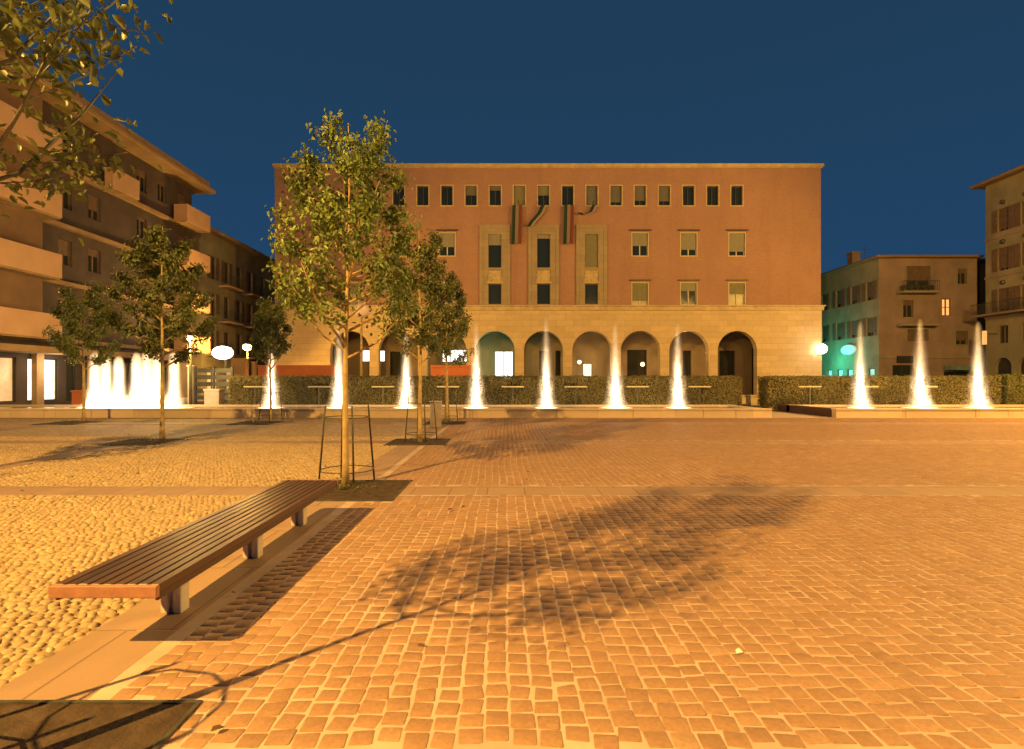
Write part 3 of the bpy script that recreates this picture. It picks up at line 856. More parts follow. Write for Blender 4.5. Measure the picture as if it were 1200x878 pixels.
mb.box(L-.1, RR+.1, HY-.12, HY+hd+.2, HT+.001, HT+.10); mb.box(L-.2, RR+.2, HY-.24, HY+hd+.3, HT+.101, hv(192.5), .03)
mb.build('cornice', M['trim'], hall)
# stone storey with arches
acx = [637+56.7*(k-4) for k in range(9)]
arch = [(hx(p-23), hx(p+23), 0, hv(388), 'a') for p in acx]
F0s = frame((0, HY-.06, 0), (1, 0, 0), (0, 1, 0))
VB = hv(364)
mb = MB(); mb.wall(F0s, L-.05, RR+.05, 0, VB, arch, .75)
mb.quad((L-.05, HY-.06, 0), (L-.05, HY+.6, 0), (L-.05, HY+.6, VB), (L-.05, HY-.06, VB)); mb.quad((RR+.05, HY-.06, 0), (RR+.05, HY+.6, 0), (RR+.05, HY+.6, VB), (RR+.05, HY-.06, VB))
mb.build('arcade_wall', M['stone'], hall)
mb = MB(); mb.box(L-.2, RR+.2, HY-.22, HY-.003, VB+.002, VS-.12, .02); mb.box(L-.3, RR+.3, HY-.34, HY-.003, VS-.118, VS-.005, .02)
mb.build('string_course', M['trim'], hall)
mb = MB()
for k in range(8):
    a, b_ = arch[k][1], arch[k+1][0]
    mb.box(a-.06, b_+.06, HY-.12, HY-.062, 0, .45, .01)
mb.box(L-.1, arch[0][0]+.06, HY-.12, HY-.062, 0, .45, .01); mb.box(arch[8][1]-.06, RR+.1, HY-.12, HY-.062, 0, .45, .01)
mb.build('plinth', M['trim'], hall)
# arcade inside
AY = HY+5.2
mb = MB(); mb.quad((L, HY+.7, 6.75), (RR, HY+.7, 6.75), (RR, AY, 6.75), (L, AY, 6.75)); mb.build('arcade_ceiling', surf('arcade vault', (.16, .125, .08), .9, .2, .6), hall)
FB = frame((0, AY, 0), (1, 0, 0), (0, 1, 0))
sb = FPX/AY; bx_ = lambda px: (px-PX)/sb; bv = lambda py: CAMH+(PY-py)/sb
doors = [(bx_(a), bx_(b_), 0.0, bv(c)) for a, b_, c in ((457, 478, 412), (632, 643, 411), (651, 657, 411), (735, 758, 410), (800, 810, 411), (843, 862, 411), (881, 888, 408))]
litw = [(bx_(424), bx_(435), bv(424), bv(410)), (bx_(444.5), bx_(451), bv(424), bv(410.5)), (bx_(518), bx_(547.5), bv(424.5), bv(409.5)), (bx_(579.5), bx_(601.5), .1, bv(411.5))]
mb = MB(); mb.wall(FB, L, RR, 0, 6.75, doors+litw, .35)
for p in acx:                                   # inner pilasters and round heads against the back wall
    for s in (-1, 1):
        mb.box(bx_(p)+s*2.35-.3, bx_(p)+s*2.35+.3, AY-.25, AY-.002, 0, 4.6)
    mb.tube([(bx_(p)-2.2*math.cos(math.pi*k/14), AY-.12, 4.4+2.1*math.sin(math.pi*k/14)) for k in range(15)], .16, 6)
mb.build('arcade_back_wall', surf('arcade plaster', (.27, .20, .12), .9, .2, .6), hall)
for d in doors:
    mb = MB(); mb.fbox(FB, d[0]+.02, d[1]-.02, 0.02, d[3]-.02, .28, .34)
    mb.fbox(FB, (d[0]+d[1])/2-.04, (d[0]+d[1])/2+.04, .02, d[3]-.02, .24, .279)
    mb.build('door', M['black'], hall)
M['litwhite'] = emit('lit window', (1, .97, .9), 2.2)
M['litcool'] = emit('lit doorway', (.85, 1, .98), 1.6)
for i, q_ in enumerate(litw):
    window(hall, FB, *q_, depth=.2, fr='darkmetal', pane='litcool' if i == 3 else 'litwhite', mull=0 if i == 0 or i == 1 else (2 if i == 2 else 1), name='lit_window')
# floors of windows
state = {552: .45, 580: .2, 609: 1, 637: .45, 665: 0, 694: .95, 722: .8, 750: .72, 779: .75, 807: 0, 835: 0, 863: 0}
for p, o_ in zip(cols_px, toprow):
    k = min(state, key=lambda q: abs(q-p)); f = state[k] if abs(k-p) < 9 else 0
    window(hall, F0, *o_, depth=.3, fr='darkmetal', mull=1, surround='trim', sw=.11, blind=(f, 'blind' if k in (609, 637) else 'blinddim') if f else None)
for p, o_ in zip(midpx, row2):
    f = {750: .55, 807: .72, 863.5: .8}.get(p, .6)
    window(hall, F0, *o_, depth=.18, fr='frame', mull=1, surround='frame', sw=.07, blind=(f, 'blindgrey'), head='darkmetal')
for p, o_ in zip(midpx, row3):
    if p == 807: window(hall, F0, *o_, depth=.18, fr='frame', mull=1, surround='frame', sw=.07, blind=(.35, 'blindgrey'), head='darkmetal')
    else: window(hall, F0, *o_, depth=.18, fr='frame', pane='paleglass', mull=1, surround='frame', sw=.07, head='darkmetal', blind=(.8 if p == 750 else .5, 'blind'))
for p, o_ in zip(ports, pw):
    a, b_, c, d = o_
    FP = frame((0, HY-.12, 0), (1, 0, 0), (0, 1, 0))
    uo = (hx(p-7.6), hx(p+7.6), hv(314), hv(275)); lo = (hx(p-7.6), hx(p+7.6), hv(357)+.02, hv(333)); ro = (hx(p-8.2), hx(p+8.2), hv(330), hv(317))
    mb = MB(); mb.wall(FP, a, b_, c, d, [uo, lo, ro], .3)
    mb.fbox(FP, a, a+.002, c, d, 0, .3); mb.fbox(FP, b_-.002, b_, c, d, 0, .3); mb.quad(FP(a, d, 0), FP(b_, d, 0), FP(b_, d, .3), FP(a, d, .3))
    mb.fbox(FP, a, a+.3, c, d-.3, -.05, -.001); mb.fbox(FP, b_-.3, b_, c, d-.3, -.05, -.001); mb.fbox(FP, a, b_, d-.3, d, -.06, -.001)
    bay = mb.build('window_bay', M['portal'], hall)
    mb = MB(); nu, nv = 22, 18                     # carved stone relief, worn foliage pattern
    G = [[FP(ro[0]+(ro[1]-ro[0])*i/nu, ro[2]+(ro[3]-ro[2])*j/nv, .14-.15*abs(mnoise.noise(Vector((i*.33+p, j*.33, p*.1))))-.05*math.sin(i*.9+p)*math.sin(j*.8)) for j in range(nv+1)] for i in range(nu+1)]
    vs = [q for r_ in G for q in r_]; mb.add(vs, [(i*(nv+1)+j, (i+1)*(nv+1)+j, (i+1)*(nv+1)+j+1, i*(nv+1)+j+1) for i in range(nu) for j in range(nv)])
    mb.build('carved_relief', M['trim'], bay, smooth=True)
    mb = MB(); mb.fbox(FP, ro[0]-.1, ro[1]+.1, hv(332.5), hv(330.5), -.12, .0); mb.build('sill', M['trim'], bay)
    window(hall, FP, *uo, depth=.24, fr='darkmetal' if p != 693 else 'portal', mull=0, cross=1 if p == 693 else 0, pane='glass' if p != 693 else 'paleglass', blind=({580: .32, 637: .12, 693: .97}[p], 'blindgrey' if p != 693 else 'blind'))
    window(hall, FP, *lo, depth=.24, fr='darkmetal', mull=0)

# flags under the top windows
def flagmat(cols, axis_w):
    t = NT('flag cloth'); sx = t.n('ShaderNodeSeparateXYZ'); at = t.n('ShaderNodeAttribute', attribute_name='tone')
    f = at.outputs['Fac']
    c = t.mix(t.math('GREATER_THAN', f, .34), cols[0], cols[1]); c = t.mix(t.math('GREATER_THAN', f, .67), c, cols[2])
    t.principled(c, .8, t.bump(t.noise(14, t.coord(), 3), .01, .4), .2)
    return t.m
M['tricolour'] = flagmat([(.02, .045, .03), (.22, .17, .11), (.17, .05, .035)], 1)
M['darkflag'] = flagmat([(.02, .04, .04), (.025, .045, .05), (.36, .30, .18)], 1)
def flag(px, path, wid, label, mat, nst=9):
    y = HY-.55
    top = path[0]
    root = thing('hanging_flag', (XA(px, HY), y, ZA(240, HY)), label, 'flag', 'flags hung below the top windows')
    mb = MB(); mb.tube([(XA(px, HY), HY-.0, ZA(241, HY)), (XA(px, HY)+.0, HY-.9, ZA(241, HY)+.12)], .035, 8); mb.sphere((XA(px, HY), HY-.93, ZA(241, HY)+.12), .06, 10); mb.build('pole', M['darkmetal'], root)
    n = len(path)-1; K = 6*n; vs = []; tv = []; mb = MB()
    def pt(f):
        g = f*n; i = min(int(g), n-1); s = g-i
        return [path[i][q]+(path[i+1][q]-path[i][q])*s for q in (0, 1)]
    for k in range(K+1):
        cx, cyy = pt(k/K)
        for i in range(nst+1):
            s = i/nst
            dxp = (s-.5)*wid
            fold = .10*math.sin(s*11+k*.12)*(.4+.6*k/K)
            vs.append((XA(cx+dxp, HY), y+fold, ZA(cyy+ (abs(s-.5)*1.5), HY)))
    fs = []
    for k in range(K):
        for i in range(nst):
            fs.append((k*(nst+1)+i, k*(nst+1)+i+1, (k+1)*(nst+1)+i+1, (k+1)*(nst+1)+i)); tv.append((i+.5)/nst)
    m = len(vs); off = [(p[0], p[1]+.015, p[2]) for p in vs]
    mb.add(vs+off, fs+[tuple(m+q for q in reversed(f)) for f in fs])
    o = mb.build('cloth', mat, root, smooth=True); set_tone(o, tv+tv)
flag(607, [(606, 242), (605.5, 265), (605, 287)], 11, 'three striped flag hanging straight below the window left of centre', M['tricolour'])
flag(637, [(637, 242), (633, 251), (624, 261), (620, 267)], 7, 'dark flag blown to the left beneath the central top window', M['darkflag'])
flag(664, [(666, 242), (665.5, 265), (665, 287)], 11, 'three striped flag hanging straight below the window right of centre', M['tricolour'])
flag(694, [(696, 242), (692, 250), (684, 253), (679, 251)], 6, 'dark flag curled up to the left, the rightmost of the four flags', M['darkflag'])

# lamps and lit things of the arcade
M['globe_warm'] = emit('warm globe', (1, .62, .25), 5)
M['globe_white'] = emit('white globe', (1, .96, .86), 9)
M['globe_blue'] = emit('blue lamp', (.7, .82, 1), 4)
def wall_globe(px, py, d, r, mat, label, power=0, c=(1, .6, .25), wallY=None):
    x, z = XA(px, d), ZA(py, d)
    t = thing('globe_lamp', (x, d, z), label, 'lamp')
    mb = MB(); mb.sphere((x, d, z), r, 16); mb.build('globe', mat, t, smooth=True)
    mb = MB(); wy = wallY or d+.6
    mb.tube([(x, wy, z-r-.1), (x, d, z-r-.12), (x, d, z-r+.02)], .025, 8); mb.build('bracket', M['darkmetal'], t)
    if power: lamp('globe_light', (x, d-r-.12, z), power, c, .1)
wall_globe(679, 424.5, AY-.9, .2, M['globe_warm'], 'warm globe lamp in the arch behind the tallest jet and lit sign', 60, wallY=AY)
wall_globe(753, 427, AY-.9, .22, M['globe_warm'], 'warm globe lamp in the arch right of the widest footed jet', 60, wallY=AY)
wall_globe(828.5, 413.5, HY+.9, .13, M['globe_blue'], 'small bluish lamp by the right pier of the second arch from the right', 15, (.8, .9, 1), HY+.69)
wall_globe(963, 409, 51.3, .47, M['globe_white'], 'big white globe lamp at the right lower corner of the brick building', 130, (1, .9, .75), 51.9)
x0, x1, z0, z1 = XA(684, 56), XA(692.5, 56), .1, ZA(427, 56)
t = thing('light_box', ((x0+x1)/2, 56, 0), 'upright yellowish lit box standing inside the arcade', 'light box')
mb = MB(); mb.box(x0, x1, 55.8, 56.1, z0+.1, z1, .03); mb.build('panel', emit('box glow', (.95, 1, .55), 1.5), t)
mb = MB(); mb.box(x0-.05, x1+.05, 55.75, 56.15, 0, z0+.099, .02); mb.build('base', M['darkmetal'], t)
lamp('arcade_teal', (XA(572, 54), 54.2, 3.2), 160, (.15, 1.0, .62), .2)
lamp('arcade_warm', (XA(800, 54), 53.6, 5.9), 120, (1, .6, .25), .3)
lamp('arcade_warm', (XA(700, 54), 54.6, 5.9), 60, (1, .62, .25), .3)

# lamp post behind the largest tree
t = thing('street_lamp', (XA(423.5, 30), 30, 0), 'pale lamp post whose round head shows through the leaves of the largest tree', 'street lamp')
mb = MB(); mb.tube([(XA(423.5, 30), 30, 0), (XA(423.5, 30), 30, 5.0)], [.09, .055], 10); mb.build('pole', M['bark'], t, smooth=True)
mb = MB(); mb.sphere((XA(424, 30), 30, 5.3), .42, 18); mb.build('globe', surf('opal globe', (.75, .55, .42), .4, .1, 5), t, smooth=True)

# ------------------------------------------------------------------ left apartment building
AX = -26.4
FA = frame((AX, 0, 0), (0, 1, 0), (-1, 0, 0))
A0, A1, AH = 18.0, 46.6, 17.5
ap = thing('apartment_building', (AX, 33, 0), 'tall brown apartment block with pale balcony parapets and deep eaves at left', 'building')
lev = [3.95+3.4*k for k in range(4)]
ops = []; wins = []
for k in range(5):
    zf = 3.95+3.4*(k-0)
    if k == 4: break
    for u in (33.2, 35.6, 40.2, 42.6, 45.2):
        d_ = 2.3 if u == 45.2 else 1.5
        wins.append((u-.55, u+.55, zf+.25+(2.3-d_), zf+2.55))
shops = [(27.2, 29.9, .35, 2.75), (30.6, 32.7, .35, 2.75), (33.3, 34.1, .2, 2.75), (36, 39.4, .35, 2.75), (41, 43.4, .35, 2.75)]
mb = MB(); mb.wall(FA, A0, A1, 0, AH, wins+shops, .35)
mb.quad((AX, A1, 0), (AX-12, A1, 0), (AX-12, A1, AH), (AX, A1, AH)); mb.quad((AX, A0, 0), (AX-12, A0, 0), (AX-12, A0, AH), (AX, A0, AH))
mb.quad((AX-12, A0, 0), (AX-12, A1, 0), (AX-12, A1, AH), (AX-12, A0, AH))
mb.build('wall', M['plaster_dark'], ap)
mb = MB(); mb.box(AX-13, AX+1.5, A0-1, A1+1.1, AH+.001, AH+.32, .05); mb.box(AX-12.6, AX+1.1, A0-.8, A1+.8, AH+.321, AH+.9); mb.build('eaves', M['soffit'], ap)
for q_ in wins:
    window(ap, FA, *q_, depth=.2, fr='shutter', mull=1, blind=(rnd.choice([0, .3, .6, 1]) or .15, 'shutter'))
M['shopglow'] = emit('shop window glow', (1, .86, .58), 2.4, pattern=1.7)
M['shopdim'] = emit('dim shop window', (1, .5, .18), .8, pattern=1.2)
for i, q_ in enumerate(shops):
    window(ap, FA, *q_, depth=.15, fr='darkmetal', mull=1 if i != 2 else 0, pane='shopglow' if i == 1 else ('shopdim' if i in (0,) else 'glass'), name='shop_window')
lamp('shop_light', (AX+1.2, 31.6, 2.2), 130, (1, .8, .5), .4)
mb = MB()
for z in lev: mb.box(AX+.002, AX+.34, A0, A1, z-.22, z+.02)
mb.build('floor_slab', M['soffit'], ap)
mb = MB(); mb.box(AX+.003, AX+1.5, A0, A1-3, 3.0, 3.35); mb.build('canopy', M['soffit'], ap)
mb = MB(); mb.box(AX+.002, AX+.75, A0, 30.7, 3.95, AH-.002); mb.build('bay_wall', surf('bay plaster', (.16, .10, .062), .9, .2, .6, .006, 22, .2), ap)
def balcony(y0, y1, z, dep=1.4):
    mb = MB(); mb.box(AX+.345, AX+dep-.1, y0+.02, y1-.02, z-.2, z-.02); o = mb.build('balcony', M['soffit'], ap)
    mb = MB(); mb.box(AX+dep-.099, AX+dep, y0, y1, z-.12, z+1.22, .01); mb.box(AX+.35, AX+dep-.1, y0, y0+.1, z-.12, z+1.2); mb.box(AX+.35, AX+dep-.1, y1-.1, y1, z-.12, z+1.2)
    mb.build('parapet', M['parapet'], o)
for z in lev:
    balcony(19, 31.25, z); balcony(43.5, 46.9, z)
balcony(36, 38.6, lev[3], .9)
for y in (31.1, 35.2, 39.9, 44.0):
    mb = MB(); mb.box(AX+.001, AX+.3, y-.25, y+.25, 0, 3.0); mb.build('pier', M['plaster_tan'], ap)
# lamp under the far balcony
def lantern(px, py, d, label, power, c, r=.2, wall=True, mat=None):
    x, z = XA(px, d), ZA(py, d)
    t = thing('street_lantern', (x, d, 0), label, 'street lamp', None)
    mb = MB(); mb.sphere((x, d, z), r, 14, .8); mb.build('lens', mat, t, smooth=True)
    mb = MB()
    mb.tube([(x, d, 0), (x, d, z-r*.7)], [.08, .045], 8); mb.build('pole', M['stake'], t, smooth=True)
    mb = MB(); mb.lathe((x, d, z+r*.62), [(r*1.25, 0), (r*1.05, .06), (r*.4, .16), (.03, .2)], 14); mb.build('hood', M['darkmetal'], t, smooth=True)
    lamp('lantern_light', (x+.05, d-r-.1, z-.12), power, c, .1)
M['sodium'] = emit('sodium lens', (1, .62, .18), 30)
lantern(223, 397, 27.3, 'glowing yellow lamp seen through the leaves right of the fountain cluster', 1300, (1, .6, .15), .16, mat=M['sodium'])
lantern(290, 407, 46.0, 'brilliant orange street lamp beside the white oval sign', 5200, SODIUM, .36, mat=M['sodium'])
# oval sign
sx_, sz_, sd = XA(261, 44), ZA(413.5, 44), 44.0
t = thing('oval_sign', (sx_, sd, 0), 'glowing blank white oval sign on a post, left of the orange street lamp', 'sign')
mb = MB(); 
ov = [(sx_+.80*math.cos(2*math.pi*k/28), sz_+.52*math.sin(2*math.pi*k/28)) for k in range(28)]
mb.add([(a, sd-.12, c) for a, c in ov]+[(a, sd+.12, c) for a, c in ov], [tuple(range(28)), tuple(range(55, 27, -1))]+[(k, (k+1) % 28, 28+(k+1) % 28, 28+k) for k in range(28)])
mb.build('panel', emit('sign glow', (1, .98, .97), 6), t)
mb = MB(); mb.tube([(sx_+.2, sd, 0), (sx_+.2, sd, sz_-.5)], .07, 8); mb.build('post', M['stake'], t)
lamp('sign_light', (sx_, sd-.5, sz_), 160, (1, .95, .9), .3)
# planters in front of the shop
block(-24.2, -23.0, 30.8, 31.6, .95, 'shop_planter', 'brown planter standing before the brightly lit shop window', 'planter', M['terracotta'])

# ------------------------------------------------------------------ building behind it
BXp = -27.2
FB2 = frame((BXp, 0, 0), (0, 1, 0), (-1, 0, 0))
hb = thing('corner_house', (BXp, 57, 0), 'dim house with small balconies receding behind the tall apartment block', 'building')
B0, B1, BHt = 49.5, 66.0, 15.0
w2 = [(u-.5, u+.5, z+.3, z+2.4) for z in (3.8, 7.2, 10.6) for u in (51.5, 54, 56.5, 59, 62)]
dr = [(50.5, 52.5, 0, 2.7), (54, 57, .4, 2.7)]
mb = MB(); mb.wall(FB2, B0, B1, 0, BHt, w2+dr, .3)
mb.quad((BXp, B0, 0), (BXp-10, B0, 0), (BXp-10, B0, BHt), (BXp, B0, BHt)); mb.quad((BXp, B1, 0), (BXp-10, B1, 0), (BXp-10, B1, BHt), (BXp, B1, BHt))
mb.build('wall', M['rplaster2'], hb)
mb = MB(); mb.box(BXp-10, BXp+.8, B0-.4, B1+.6, BHt+.001, BHt+.3, .04); mb.build('roof', M['soffit'], hb)
for q_ in w2: window(hb, FB2, *q_, depth=.18, fr='shutter', shut='shutter' if rnd.random() < .6 else None)
for q_ in dr: window(hb, FB2, *q_, depth=.18, fr='darkmetal', pane='shopdim', name='shop_window')
for (y0, y1, z) in ((52.5, 55.5, 10.5), (57.5, 60.5, 10.5), (52.5, 55.5, 7.1), (57.5, 61, 7.1), (50.2, 53.4, 3.9), (57.5, 60, 3.9)):
    mb = MB(); mb.box(BXp+.003, BXp+1.0, y0, y1, z-.16, z+.02); bo = mb.build('balcony', M['parapet'], hb)
    mb = MB()
    for k in range(int((y1-y0)/.16)+1): mb.tube([(BXp+.96, y0+.03+k*.16, z+.02), (BXp+.96, y0+.03+k*.16, z+1.0)], .012, 5)
    mb.tube([(BXp+.96, y0, z+1.0), (BXp+.96, y1, z+1.0)], .025, 6); mb.build('railing', M['darkmetal'], bo)
# orange garden wall pieces at its foot
block(XA(273, 43), XA(291, 43), 42.6, 43.2, ZA(420, 43), 'garden_pillar', 'broad pale pillar lit orange right under the brilliant street lamp', 'pillar', M['plaster_tan'])
block(XA(296, 43), XA(301, 43), 42.7, 43.1, ZA(424, 43), 'garden_pillar', 'slim orange pillar right of the broad pale pillar', 'pillar', M['plaster_tan'])

# ------------------------------------------------------------------ low house on the right
RX0, RX1, RY, RH = XA(1030, 50), XA(1145, 50), 50.0, ZA(303, 50)
FR = frame((0, RY, 0), (1, 0, 0), (0, 1, 0)); FRs = frame((RX0, 0, 0), (0, 1, 0), (1, 0, 0))
lh = thing('low_house', ((RX0+RX1)/2, RY, 0), 'low three storey house with a teal lit shop on its side', 'building')
rx = lambda p: XA(p, RY); rz = lambda q: ZA(q, RY)
fw = [(rx(1062), rx(1090), rz(336), rz(312)), (rx(1122), rx(1133), rz(333), rz(315)), (rx(1104), rx(1115), rz(370), rz(350)), (rx(1058), rx(1070), rz(372), rz(352)), (rx(1063), rx(1088), rz(400), rz(386)), (rx(1120), rx(1134), rz(404), rz(388)),
      (rx(1046), rx(1070), .3, rz(428)), (rx(1106), rx(1136), .3, rz(436))]
mb = MB(); mb.wall(FR, RX0, RX1, 0, RH, fw, .3)
mb.build('front_wall', M['rplaster'], lh)
sw_ = [(u-.5, u+.5, z, z+1.7) for z in (5.6, 8.9) for u in (51.3, 53.6, 56, 58.6)]
sh = [(u, u+.9, .5, 2.6) for u in (50.6, 52.2, 53.8, 55.4, 57.2)]
mb = MB(); mb.wall(FRs, RY, 61, 0, RH, sw_+sh, .3); mb.quad((RX0, 61, 0), (RX1, 61, 0), (RX1, 61, RH), (RX0, 61, RH)); mb.quad((RX1, RY, 0), (RX1, 61, 0), (RX1, 61, RH), (RX1, RY, RH))
mb.build('side_wall', M['rplaster2'], lh)
mb = MB(); e = .55; cx_, cy_ = (RX0+RX1)/2, 55.5; zt = RH+.9
mb.box(RX0-e, RX1+.2, RY-e, 61+e, RH+.001, RH+.22, .03)
mb.add([(RX0-e+.05, RY-e+.05, RH+.221), (RX1+.15, RY-e+.05, RH+.221), (RX1+.15, 61+e, RH+.221), (RX0-e+.05, 61+e, RH+.221), (RX0+3, cy_-1.5, zt), (RX1-2, cy_-1.5, zt)],
       [(0, 1, 5, 4), (1, 2, 5), (2, 3, 4, 5), (3, 0, 4)])
rf = mb.build('roof', M['rooftile'], lh)
mb = MB(); mb.box(RX1+.01, RX1+8, 53, 61, 0, ZA(303, 53)); mb.build('rear_wing', M['plaster_dark'], lh)
mb = MB(); mb.box(RX0+.4, RX0+1.2, 54.5, 55.3, RH+.2, RH+1.5); mb.box(RX0+.32, RX0+1.28, 54.42, 55.38, RH+1.501, RH+1.65); mb.build('chimney', M['rplaster'], rf)
mb = MB(); mb.tube([(RX0+1.0, 53.5, RH+.2), (RX0+1.0, 53.5, RH+1.9)], .025, 6); mb.box(RX0+.5, RX0+1.5, 53.48, 53.52, RH+1.6, RH+1.64); mb.build('aerial', M['darkmetal'], rf)
for i, q_ in enumerate(fw):
    if i == 2: window(lh, FR, *q_, depth=.2, fr='shutter', mull=1, cross=1, pane=emit('orange lit pane', (1, .38, .10), 1.1), name='lit_window')
    elif i >= 6: window(lh, FR, *q_, depth=.2, fr='darkmetal', mull=1, name='shop_window')
    else: window(lh, FR, *q_, depth=.2, fr='shutter', mull=1, surround='rplaster2', sw=.1, blind=(rnd.choice([.3, .7, 1]), 'shutter'))
for q_ in sw_: window(lh, FRs, *q_, depth=.2, fr='shutter', shut='shutter', blind=(.8, 'shutter'))
for (a, b_, zz) in ((1050, 1092, 345), (1050, 1092, 383)):
    mb = MB(); mb.box(rx(a), rx(b_), RY-1.0, RY-.003, rz(zz), rz(zz)+.2, .02); bo = mb.build('balcony', M['rplaster2'], lh)
    if zz == 345:
        mb = MB()
        for k in range(20):
            xk = rx(a)+.05+(rx(b_)-rx(a)-.1)*k/19; mb.tube([(xk, RY-.95, rz(zz)+.2), (xk, RY-.95, rz(zz)+1.05)], .014, 5)
        mb.tube([(rx(a), RY-.95, rz(zz)+1.07), (rx(b_), RY-.95, rz(zz)+1.07)], .03, 6)
        mb.build('railing', M['darkmetal'], bo)
        for k in range(5):
            xk = rx(a)+.4+k*.6; mb = MB(); mb.lathe((xk, RY-.5, rz(zz)+.2), [(.13, 0), (.16, .25)], 10); mb.sphere((xk, RY-.5, rz(zz)+.55), .24, 8); mb.build('flower_pot', M['leafdark'], bo)
mb = MB(); mb.box(RX0-.08, RX1, RY-.1, RY-.002, rz(420), rz(417)); mb.build('cornice', M['rplaster2'], lh)
mb = MB(); mb.box(rx(1050), rx(1068), RY-.25, RY-.103, rz(425), rz(418)+.05); mb.build('sign_board', M['black'], lh)
mb = MB(); mb.box(rx(1105), rx(1137), RY-.9, RY-.104, rz(434), rz(429)); mb.build('awning', surf('blue green awning', (.12, .20, .17), .8), lh)
M['tealpane'] = emit('teal shop pane', (.25, 1, .85), .8, pattern=2)
for q_ in sh: window(lh, FRs, *q_, depth=.15, fr='darkmetal', mull=0, pane='tealpane', name='shop_window')
# oval teal sign on the side wall
oy, oz = 54.2, ZA(410, 54.2)
mb = MB(); ov = [(oy+1.1*math.cos(2*math.pi*k/24), oz+.48*math.sin(2*math.pi*k/24)) for k in range(24)]
mb.add([(RX0-.25, a, c) for a, c in ov]+[(RX0-.05, a, c) for a, c in ov], [tuple(range(24)), tuple(range(47, 23, -1))]+[(k, (k+1) % 24, 24+(k+1) % 24, 24+k) for k in range(24)])
mb.build('oval_sign', emit('teal sign', (.35, 1, .95), .65, pattern=3), lh)
lamp('teal_shop_light', (RX0-2.2, 55.5, 3.2), 620, (.06, 1.0, .75), .3)

# ------------------------------------------------------------------ tall house at the right edge
TX = 41.5
FT = frame((TX, 0, 0), (0, 1, 0), (1, 0, 0))
T0, T1, TH = 22.0, 48.0, ZA(219, 48)
th = thing('tall_house', (TX, 40, 0), 'tall ochre house at the right edge with sloping eaves and arched windows', 'building')
us = [46.3, 44.2, 41.6, 39, 36, 33, 30, 27, 24]
tw = [(u-.5, u+.5, z, z+1.9) for z in (7.3, 10.7, 14.0) for u in us]
ro = [(u-.75, u+.75, .9, 3.4, 'a') for u in us]
m4 = [(u-.45, u+.45, 4.6, 6.1) for u in us]
mb = MB(); mb.wall(FT, T0, T1, 0, TH, tw+ro+m4, .3)
mb.quad((TX, T1, 0), (TX+12, T1, 0), (TX+12, T1, TH), (TX, T1, TH)); mb.quad((TX, T0, 0), (TX+12, T0, 0), (TX+12, T0, TH), (TX, T0, TH))
mb.build('wall', M['rplaster2'], th)
mb = MB(); mb.box(TX-.8, TX+13, T0-1, T1+.7, TH+.001, TH+.25, .03)
mb.add([(TX-.75, T0-1, TH+.251), (TX-.75, T1+.65, TH+.251), (TX+6, T1-4, TH+2.6), (TX+6, T0+4, TH+2.6), (TX+13, T1+.65, TH+.251), (TX+13, T0-1, TH+.251)], [(0, 1, 2, 3), (1, 4, 2), (0, 3, 5), (4, 5, 3, 2)])
mb.build('roof', M['rooftile'], th)
for i, q_ in enumerate(tw): window(th, FT, *q_, depth=.18, fr='shutter', shut='shutter', blind=(.9, 'shutter'))
for i, q_ in enumerate(m4): window(th, FT, *q_, depth=.18, fr='shutter', mull=1)
for q_ in ro:
    mb = MB(); mb.fbox(FT, q_[0], q_[1], q_[2], q_[3], .25, .29); mb.build('arched_window', M['black'], th)
for q_ in tw:
    mb = MB(); u = (q_[0]+q_[1])/2; mb.sphere((TX-.03, u, q_[3]+.5), .2, 10); mb.build('vent', M['darkmetal'], th)
mb = MB()
for z in (6.9, 10.3, 13.6): mb.box(TX-.1, TX-.002, T0, T1, z-.1, z+.08)
mb.build('string_course', M['rplaster'], th)
mb = MB(); mb.box(TX-1.1, TX-.003, 40, 48.3, 6.95, 7.1); bo = mb.build('balcony', M['rplaster'], th)
mb = MB()
for k in range(60): mb.tube([(TX-1.05, 40.05+k*.139, 7.1), (TX-1.05, 40.05+k*.139, 8.0)], .014, 5)
mb.tube([(TX-1.05, 40, 8.0), (TX-1.05, 48.3, 8.0)], .03, 6); mb.build('railing', M['darkmetal'], bo)
t = thing('wall_sign', (XA(1152.5, 47), 47, 0), 'narrow upright orange lit sign on the tall house corner', 'sign')
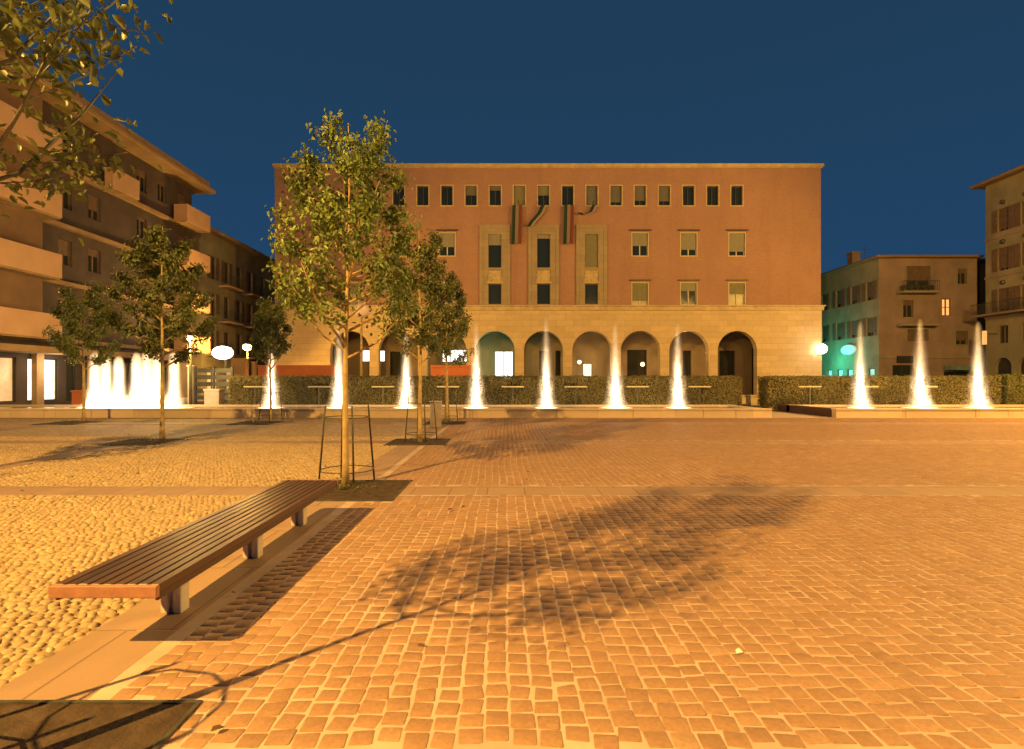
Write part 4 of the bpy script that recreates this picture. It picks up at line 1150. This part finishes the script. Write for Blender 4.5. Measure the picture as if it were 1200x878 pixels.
mb = MB(); mb.box(XA(1150.5, 47), XA(1154.5, 47), 46.8, 47.0, ZA(404, 47), ZA(388, 47), .02); mb.build('panel', emit('amber sign', (1, .40, .08), .8), t)
mb = MB(); mb.box(XA(1154.5, 47)+.002, TX, 46.87, 46.93, ZA(392, 47), ZA(391, 47)); mb.build('bracket', M['darkmetal'], t)

# far houses closing the streets
for (nm, x0, x1, y, h, lb) in (('street_house', -40, -14, 90, 11, 'dark far house closing the street left of the brick building'), ('street_house', 24, 50, 86, 10, 'dark far house closing the gap right of the brick building')):
    Ff = frame((0, y, 0), (1, 0, 0), (0, 1, 0))
    t = thing(nm, ((x0+x1)/2, y, 0), lb, 'building')
    ww = [(u, u+1.1, z, z+1.7) for z in (1.0, 4.4, 7.6) for u in np.arange(x0+1.5, x1-2, 3.1).tolist()]
    mb = MB(); mb.wall(Ff, x0, x1, 0, h, ww, .3); mb.quad((x0, y, 0), (x0, y+9, 0), (x0, y+9, h), (x0, y, h)); mb.quad((x1, y, 0), (x1, y+9, 0), (x1, y+9, h), (x1, y, h)); mb.build('wall', M['rplaster'], t)
    mb = MB(); mb.box(x0-.5, x1+.5, y-.5, y+9.5, h+.001, h+.3); mb.build('roof', M['rooftile'], t)

# ------------------------------------------------------------------ street lighting of the square (first mast lamp read from shadows, the others added fill)
lamp('mast_and_fill_lamp', (-8.4, -4.6, 9.8), 26500, SODIUM, .08)
lamp('mast_and_fill_lamp', (14, 9, 11), 7000, SODIUM, .5)  # unseen fill, added to brighten the middle setts
lamp('mast_and_fill_lamp', (27, 18, 11), 23000, SODIUM, .5)  # unseen fill, added to brighten the far setts
lamp('facade_fill', (33, 30, 9.5), 12500, SODIUM, .4, 92, (14, 52, 8), .6)  # added unseen spot for the facade, aimed clear of the right houses
lamp('facade_fill', (-14, 30, 9.5), 10000, SODIUM, .4, 90, (4, 52, 8), .8)  # added unseen spot lifting the facade from the left
lamp('mast_and_fill_lamp', (-21, 14, 9.5), 500, SODIUM, .4)  # weak unseen fill on the left side
